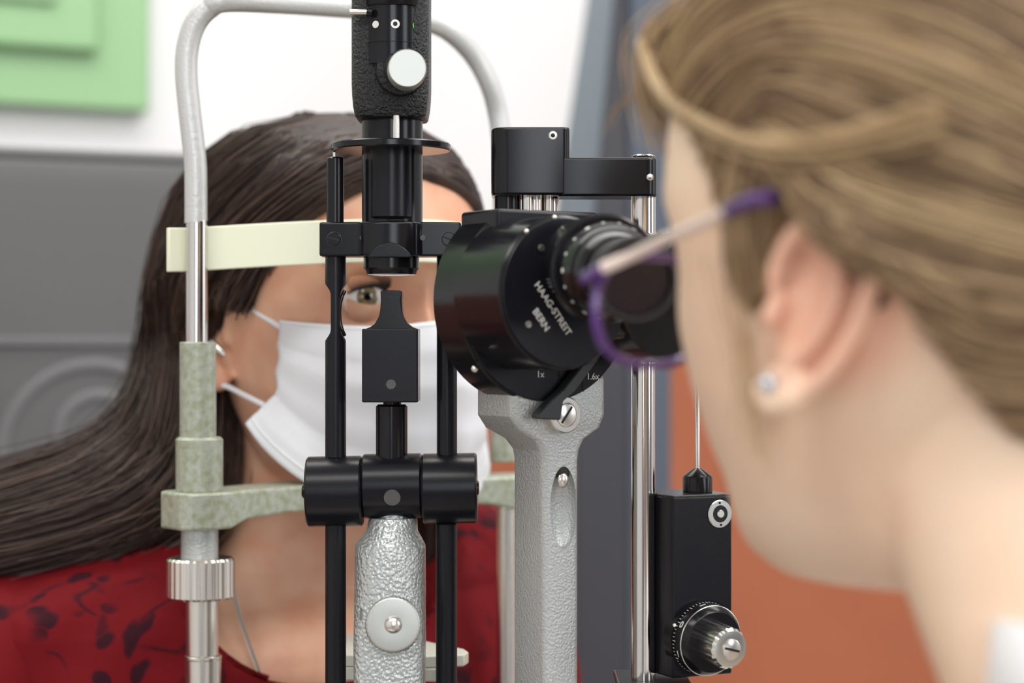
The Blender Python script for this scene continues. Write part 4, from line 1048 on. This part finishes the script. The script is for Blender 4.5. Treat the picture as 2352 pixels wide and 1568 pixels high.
    # mask
    mk = empty('face_mask', PT @ Vector((0, -100, -40)), 'white pleated surgical mask over the nose and mouth of the dark-haired person', 'face mask')
    nu_, nv_ = 72, 56; vs = []; fs = []
    for j in range(nv_ + 1):
        v = j / nv_
        for i in range(nu_ + 1):
            u_ = 2 * i / nu_ - 1; t = abs(u_)
            hw = 62 + 2 * math.sin(math.pi * v)
            # side edges drop, flare outwards at the lower corners
            zt_ = 3 + 5 * t ** 2 + 4 * G(u_, 0, .25); zb_ = -96 + 45 * t ** 3.2
            q = zt_ + (zb_ - zt_) * v
            side = 67 + 15 * max(0, v - 0.72) / 0.28
            ang = u_ * R(66)
            cf = np.interp(v, [0, 0.15, 0.35, 0.6, 0.8, 1.0], [106, 115, 120, 117, 111, 98])
            x = side * math.sin(ang) / math.sin(R(66)); back = np.interp(v, [0, 0.5, 0.8, 1], [49, 46, 44, 36])
            y = -(back + (cf - back) * (math.cos(ang) - math.cos(R(66))) / (1 - math.cos(R(66))) )
            nose = G(u_, 0, .17) * G(v, 0, .45) * 8; y -= nose
            pl = 1.3 * math.sin(v * math.pi * 7) * (0.3 + t) * (1 if 0.2 < v < 0.9 else 0.3)
            cr = 4.0 * math.sin(9 * u_ + 7 * v + 2 * math.sin(5 * u_)) * max(0, v - 0.45) + 2.6 * math.sin(17 * u_ - 11 * v) * max(0, v - 0.5)
            y -= pl * 0.8 + cr
            vs.append((x, y, q))
    for j in range(nv_):
        for i in range(nu_):
            a = j * (nu_ + 1) + i; fs.append((a, a + 1, a + nu_ + 2, a + nu_ + 1))
    o = MB().add(vs, fs, PT).build('mask_sheet', M['mask'], mk); so = o.modifiers.new('solid', 'SOLIDIFY'); so.thickness = 0.0012
    for v0 in (0.02, 0.95):
        j = int(v0 * nv_); row = [PT @ Vector(vs[j * (nu_ + 1) + i]) + Vector((0, -0.0006, 0)) for i in range(nu_ + 1)]
        MB().tube(row, 0.0011, 6).build('hem', M['mask'], mk)
    for sx in (-1, 1):
        e0 = nu_ if sx > 0 else 0
        tp = PT @ Vector(vs[4 * (nu_ + 1) + e0]); bt = PT @ Vector(vs[(nv_ - 10) * (nu_ + 1) + e0])
        lp = catmull([tp, tp.lerp(PT @ Vector((sx * 77, -4, 24)), 0.55), PT @ Vector((sx * 77, -2, 26)), PT @ Vector((sx * 84, 12, 27)), PT @ Vector((sx * 86, 22, 5)), PT @ Vector((sx * 80, 12, -24)), PT @ Vector((sx * 75, -8, -32)), bt], 50)
        MB().tube(lp, 0.0016, 8).build('ear_loop', M['mask'], mk)
    # small earring
    er = MB(); er.tube([PT @ Vector((-82, 6, -4)), PT @ Vector((-80, 0, -9)), PT @ Vector((-78, -2, -12))], [0.0018, 0.0024, 0.0016], 10)
    tag(er.build('ear_cuff', M['alu']), 'small pale metal ear cuff on the ear beside the steel rod', 'earring')

M['iris_edge'] = mat('iris_edge', (0.03, 0.03, 0.03), 0.1, coat=1)
M['iris'] = mat('iris', (0.16, 0.13, 0.06), 0.1, coat=1)
vary(M['iris'], (0.07, 0.075, 0.05), (0.30, 0.20, 0.07), 600, 3)
M['lit_caruncle'] = mat('lit_inner_corner_skin', (0.70, 0.20, 0.12), 0.2, sss=0.3)  # pinkish corner skin, with the orange slit-light reflection mixed into its colour
M['pupil'] = mat('pupil', (0.004, 0.004, 0.004), 0.05, coat=1)
M['eye_white_spot'] = mat('painted_glint', (0.9, 0.9, 0.9), 0.05)
patient()

# ---- doctor
NC = Vector((0.1430, 0.665, CAMH + 0.012))
NYAW = R(220)
NT = local(NYAW, R(2), NC)
def flush(m, pt, r0, r1, color):
    b = m.node_tree.nodes['Principled BSDF']; src = b.inputs['Base Color'].links[0].from_socket
    tc = N(m, 'ShaderNodeTexCoord'); vm = N(m, 'ShaderNodeVectorMath', operation='DISTANCE'); vm.inputs[1].default_value = pt
    LK(m, tc.outputs['Object'], vm.inputs[0])
    mr = N(m, 'ShaderNodeMapRange'); mr.inputs['From Min'].default_value = r0; mr.inputs['From Max'].default_value = r1
    mr.inputs['To Min'].default_value = 0.75; mr.inputs['To Max'].default_value = 0.0; LK(m, vm.outputs['Value'], mr.inputs['Value'])
    mx = N(m, 'ShaderNodeMix', data_type='RGBA'); LK(m, mr.outputs[0], mx.inputs[0]); LK(m, src, mx.inputs[6]); mx.inputs[7].default_value = (*color, 1)
    LK(m, mx.outputs[2], b.inputs['Base Color'])
def doctor():
    g = empty('person', (0.28, 0.50, 0.45), 'person with fair hair tied back, seen from behind, leaning to the eyepiece', 'person')
    mb = MB(); mb.loft([[(x, y if y > 0 or z > -25 else y * (1 - 0.085 * min(1, (-25 - z) / 35)), z if z > -30 else -30 + (z + 30) * 0.89) for x, y, z in r_] for r_ in head_rings(1.0, 0.96)], NT)
    E = ear_parts(mb, 1, NT, 1.0, flare=-14, tilt=R(-10), wide=1.12, out=81); ear_parts(mb, -1, NT, 1.0)
    flush(M['skin_n'], tuple(E(19, 4, 3) and NT @ E(19, 4, 3)), 0.020, 0.036, (0.92, 0.50, 0.35))
    bk = Vector((math.cos(NYAW + R(90)), math.sin(NYAW + R(90)), 0)) # backwards (head local +y)
    lf = Vector((math.cos(NYAW), math.sin(NYAW), 0))
    def wr(b, l, zz, rb, rl, n=64):
        c = NC + bk * b + lf * l + Vector((0, 0, zz)); return [tuple(c + bk * rb * math.cos(a) + lf * rl * math.sin(a)) for a in [2 * math.pi * k / n for k in range(n)]]
    neck = [wr(.030, 0, -.02, .050, .050), wr(.036, 0, -.055, .054, .052), wr(.056, 0, -.09, .057, .054), wr(.082, 0, -.125, .064, .060), wr(.112, 0, -.155, .078, .080), wr(.136, 0, -.180, .086, .130), wr(.136, 0, -.205, .10, .170), wr(.12, 0, -.26, .11, .18), wr(.12, 0, -.42, .12, .17), wr(.12, 0, -.78, .12, .17)]
    neck.reverse(); mb.loft(neck)
    # muscle running from behind the ear to the collarbone
    mb.tube(catmull([NC + lf * .048 + bk * .024 + Vector((0, 0, -.02)), NC + lf * .040 + bk * .036 + Vector((0, 0, -.08)), NC + lf * .036 + bk * .062 + Vector((0, 0, -.13)), NC + lf * .020 + bk * .09 + Vector((0, 0, -.17))], 16), [0.006 + 0.007 * i / 15 for i in range(16)], 14)
    body = body_mesh('body', mb, M['skin_n'], g, 0.0016, 3)
    bvh = BVHTree.FromPolygons([v.co.copy() for v in body.data.vertices], [tuple(p.vertices) for p in body.data.polygons])
    cen = NT @ Vector((0, 8, 22))
    GP = (0, 116, -6)
    hl = [[(0, -92, 84), (0, -20, 126), (0, 70, 116)], [(28, -88, 82), (40, -10, 114), (40, 75, 106)], [(46, -72, 78), (58, -5, 100), (56, 70, 94)],
          [(60, -47, 67), (68, 0, 84), (66, 62, 76)], [(68, -31, 53), (73, 0, 70), (72, 52, 60)], [(74, -21, 37), (77, 4, 58), (76, 46, 44)],
          [(76, -18, 16), (79, 2, 50), (78, 42, 31)], [(77, -16, -1), (79, -4, 46), (79, 36, 20)], [(79, 8, 44), (80, 26, 36), (78, 46, 12)],
          [(80, 22, 38), (78, 42, 22), (70, 62, 4)], [(77, 36, 22), (72, 54, 4), (58, 74, -6)], [(70, 45, 0), (62, 62, -12), (40, 86, -10)],
          [(62, 54, -22), (48, 74, -24), (25, 95, -15)], [(48, 66, -44), (35, 80, -38), (18, 100, -20)], [(24, 80, -56), (16, 92, -44), (8, 108, -24)], [(0, 86, -60), (0, 96, -45), (0, 110, -25)]]
    def dirs(p): return (NT @ Vector(p) - cen).normalized()
    def shell(d, off):
        h = bvh.ray_cast(cen, d)
        p = h[0] if h[0] is not None else cen + d * 0.09
        dl = (NT.to_3x3().inverted() @ d).normalized(); r_ = min((p - cen).length, 0.088 + 0.030 * abs(dl.y) + 0.024 * max(0, dl.z))
        return cen + d * (r_ + off)
    def guide(wp, off0, off1, n=14):
        ds = catmull([dirs(p) for p in wp] + [dirs(GP)], n); out = []
        for k, d in enumerate(ds):
            t = k / (n - 1); out.append(shell(d.normalized(), off0 + (off1 - off0) * min(1, t * 2.2)))
        return out
    def fam(side, off0, off1, bend=None):
        return [guide([(side * a, b, c) for a, b, c in w_], off0, off1) for w_ in hl]
    up = Vector((0, 0, 0.10))
    for side in (1, -1):
        gs = fam(side, 0.000, 0.004, up)
        strands('hair', gs, 700, 0.0032, HAIR_N[:2], g, (0.0005, 0.002), weights=(1, 2), taper=False)
        gs2 = fam(side, 0.003, 0.010, up)
        strands('hair', gs2, 11000 if side > 0 else 2500, 0.0005, HAIR_N, g, (0.0018, 0.004), weights=(3, 3, 3, 2), wave=0.002)
    # loose wisps at the temple and brow
    wps = [[P(1480, 110, .70), P(1520, 200, .68), P(1600, 270, .645), P(1720, 320, .610), P(1860, 325, .585), P(2000, 290, .570), P(2150, 240, .56)],
           [P(1470, 90, .70), P(1500, 190, .68), P(1570, 260, .645), P(1700, 330, .610), P(1850, 350, .585), P(2010, 330, .570), P(2160, 300, .56)]]
    strands('wisp', wps, 60, 0.0004, HAIR_N[2:], g, (0.0009, 0.002), weights=(1, 2))
    wps = [[P(1560, 20, .70), P(1510, 60, .70), P(1475, 110, .70), P(1480, 170, .70), P(1500, 260, .70), P(1520, 330, .69)],
           [P(1700, -20, .68), P(1600, 20, .69), P(1540, 70, .70), P(1520, 130, .70), P(1530, 200, .70), P(1545, 260, .69)]]
    strands('wisp', wps, 60, 0.0004, HAIR_N[1:3], g, (0.003, 0.004), weights=(1, 2))
    wps = [[P(1640, 420, .66), P(1620, 560, .655), P(1650, 700, .65), P(1690, 830, .645), P(1730, 960, .64), P(1745, 1080, .64)],
           [P(1700, 480, .65), P(1700, 580, .645), P(1720, 680, .64), P(1740, 760, .635), P(1745, 860, .635), P(1742, 960, .635)]]
    strands('wisp', wps, 26, 0.00028, HAIR_N[2:], g, (0.002, 0.004), weights=(1, 1))
    wps = [[P(1500, 190, .70), P(1450, 215, .71), P(1410, 250, .72), P(1390, 300, .72)], [P(1502, 185, .70), P(1452, 212, .71), P(1412, 246, .72), P(1392, 290, .72)]]
    strands('wisp', wps, 4, 0.00025, HAIR_N[1:3], g, (0.0006, 0.002), weights=(1, 1))
    # bun
    bc = NT @ Vector((0, 128, -6)); bn = MB(); 
    bn.ball((0, 0, 0), (0.034, 0.030, 0.034), 32, 18, Matrix.Translation(bc)); bn.build('hair_bun', HAIR_N[1], g)
    ax = (NT.to_3x3() @ Vector((0, 1, 0.15))).normalized(); u1 = ax.cross(Vector((0, 0, 1))).normalized(); u2 = ax.cross(u1)
    coil = [[bc + ax * (0.026 * math.cos(R(b_))) + (u1 * math.cos(a_) + u2 * math.sin(a_)) * (0.034 * math.sin(R(b_)) + 0.0015) for a_ in [j_ * 0.7 + b_ * 0.02 for j_ in range(9)]] for b_ in range(8, 172, 10)]
    strands('hair_coil', coil, 1500, 0.0008, HAIR_N, g, (0.001, 0.001), wave=0.001)
    # shirt
    def sr(b, zz, rb, rl): return wr(b, 0, zz, rb, rl, 96)
    rings = [sr(.12, -.78, .13, .185), sr(.12, -.42, .13, .185), sr(.12, -.27, .122, .196), sr(.136, -.215, .108, .188), sr(.138, -.188, .098, .150), sr(.138, -.168, .092, .110)]
    for zz_, rb_, rl_, lift in ((-.158, .090, .100, .014), (-.150, .088, .096, .044), (-.147, .087, .094, .058)):
        rings.append([(x, y, z + lift * (0.5 + 0.5 * math.cos(2 * math.pi * k / 96 - R(118))) ** 2) for k, (x, y, z) in enumerate(sr(.132, zz_, rb_, rl_))])
    o = MB().loft(rings, cap=False).build('shirt', M['shirt_w'], g); so = o.modifiers.new('solid', 'SOLIDIFY'); so.thickness = 0.003; so.offset = 1
    # spectacles
    sg = empty('spectacles', P(1400, 620, .69), 'purple-rimmed spectacles with a pale pink temple on the fair-haired person', 'spectacles')
    tmp = catmull([P(1382, 616, .688), P(1450, 588, .682), P(1530, 548, .660), P(1620, 508, .634), P(1680, 480, .618)], 20)
    MB().tube(tmp, [0.0022] * 4 + [0.0020] * 6 + [0.0019] * 10, 12, None, flat=0.6).build('temple', M['pinkish'], sg)
    tp2 = catmull([P(1672, 484, .620), P(1720, 462, .608), P(1775, 452, .598)], 10)
    MB().tube(tp2, 0.0024, 12).build('temple_sleeve', M['purple'], sg)
    tp3 = catmull([P(1775, 452, .600), P(1860, 470, .602), P(1925, 540, .602), P(1975, 620, .598), P(2022, 700, .592)], 20)
    MB().tube(tp3, [0.0020] * 12 + [0.0026] * 8, 12).build('temple_tip', M['black'], sg)
    # rims: left lens from the hinge inwards to the nose (local +x = left)
    SR = Matrix.Rotation(NYAW, 4, 'Z')
    for sx in (1, -1):
        pth = []; hc = NC + SR @ Vector((sx * 0.037, -0.100, -0.003))
        for k in range(49):
            a = 2 * math.pi * k / 48; c, s_ = math.cos(a), math.sin(a)
            x = 0.031 * math.copysign(abs(c) ** 0.8, c); zz = 0.0195 * math.copysign(abs(s_) ** 0.8, s_) 
            pth.append(hc + SR @ Vector((x, 0.004 * (x / .03) * sx * -1 * -1, zz + 0.002)))
        MB().tube(pth[:-1] + [pth[0]], 0.0019, 10).build('rim', M['purple'], sg)
        n = 48; c0 = hc + Vector((0, 0, 0.002)); f = SR @ Vector((0, -0.0006, 0))
        vs = [tuple(p + f) for p in pth[:-1]] + [tuple(p - f) for p in pth[:-1]]
        MB().add(vs, [tuple(range(n)), tuple(reversed(range(n, 2 * n)))] + [(i, (i + 1) % n, n + (i + 1) % n, n + i) for i in range(n)]).build('lens', M['spec_lens'], sg, smooth=False)
    MB().tube([NC + SR @ Vector((0.014, -0.103, 0.006)), NC + SR @ Vector((0, -0.107, 0.009)), NC + SR @ Vector((-0.014, -0.103, 0.006))], 0.0016, 10).build('nose_bridge', M['purple'], sg)
    hh = NC + SR @ Vector((0.068, -0.101, 0.010)); MB().tube([hh, P(1390, 614, .688)], 0.0026, 10).build('hinge', M['purple'], sg)
    # earring
    e = MB(); q = NT @ (Vector(E(8, -24, 5.5)));
    e.ball((0, 0, 0), 0.0030, 20, 12, Matrix.Translation(q)); tag(e.build('earring_stud', M['stone']), 'small pale blue stud earring in the ear lobe of the fair-haired person', 'earring')
doctor()

# ceiling lamps (above the frame)
for i, (a, b, w_, d_, lab) in enumerate(((-1.0, 2.4, 1.9, 0.5, 'left'), (0.9, 2.4, 1.9, 0.5, 'right'), (0.0, 0.9, 2.6, 0.4, 'back'))):
    o = MB().box((a, -b, 2.66), (w_, d_, 0.06), RMAT).build('ceiling_lamp', M['lamp_on'], bevel=0.004)
    tag(o, 'rectangular white ceiling lamp overhead, the %s one of three' % lab, 'ceiling lamp', 'ceiling lamps')
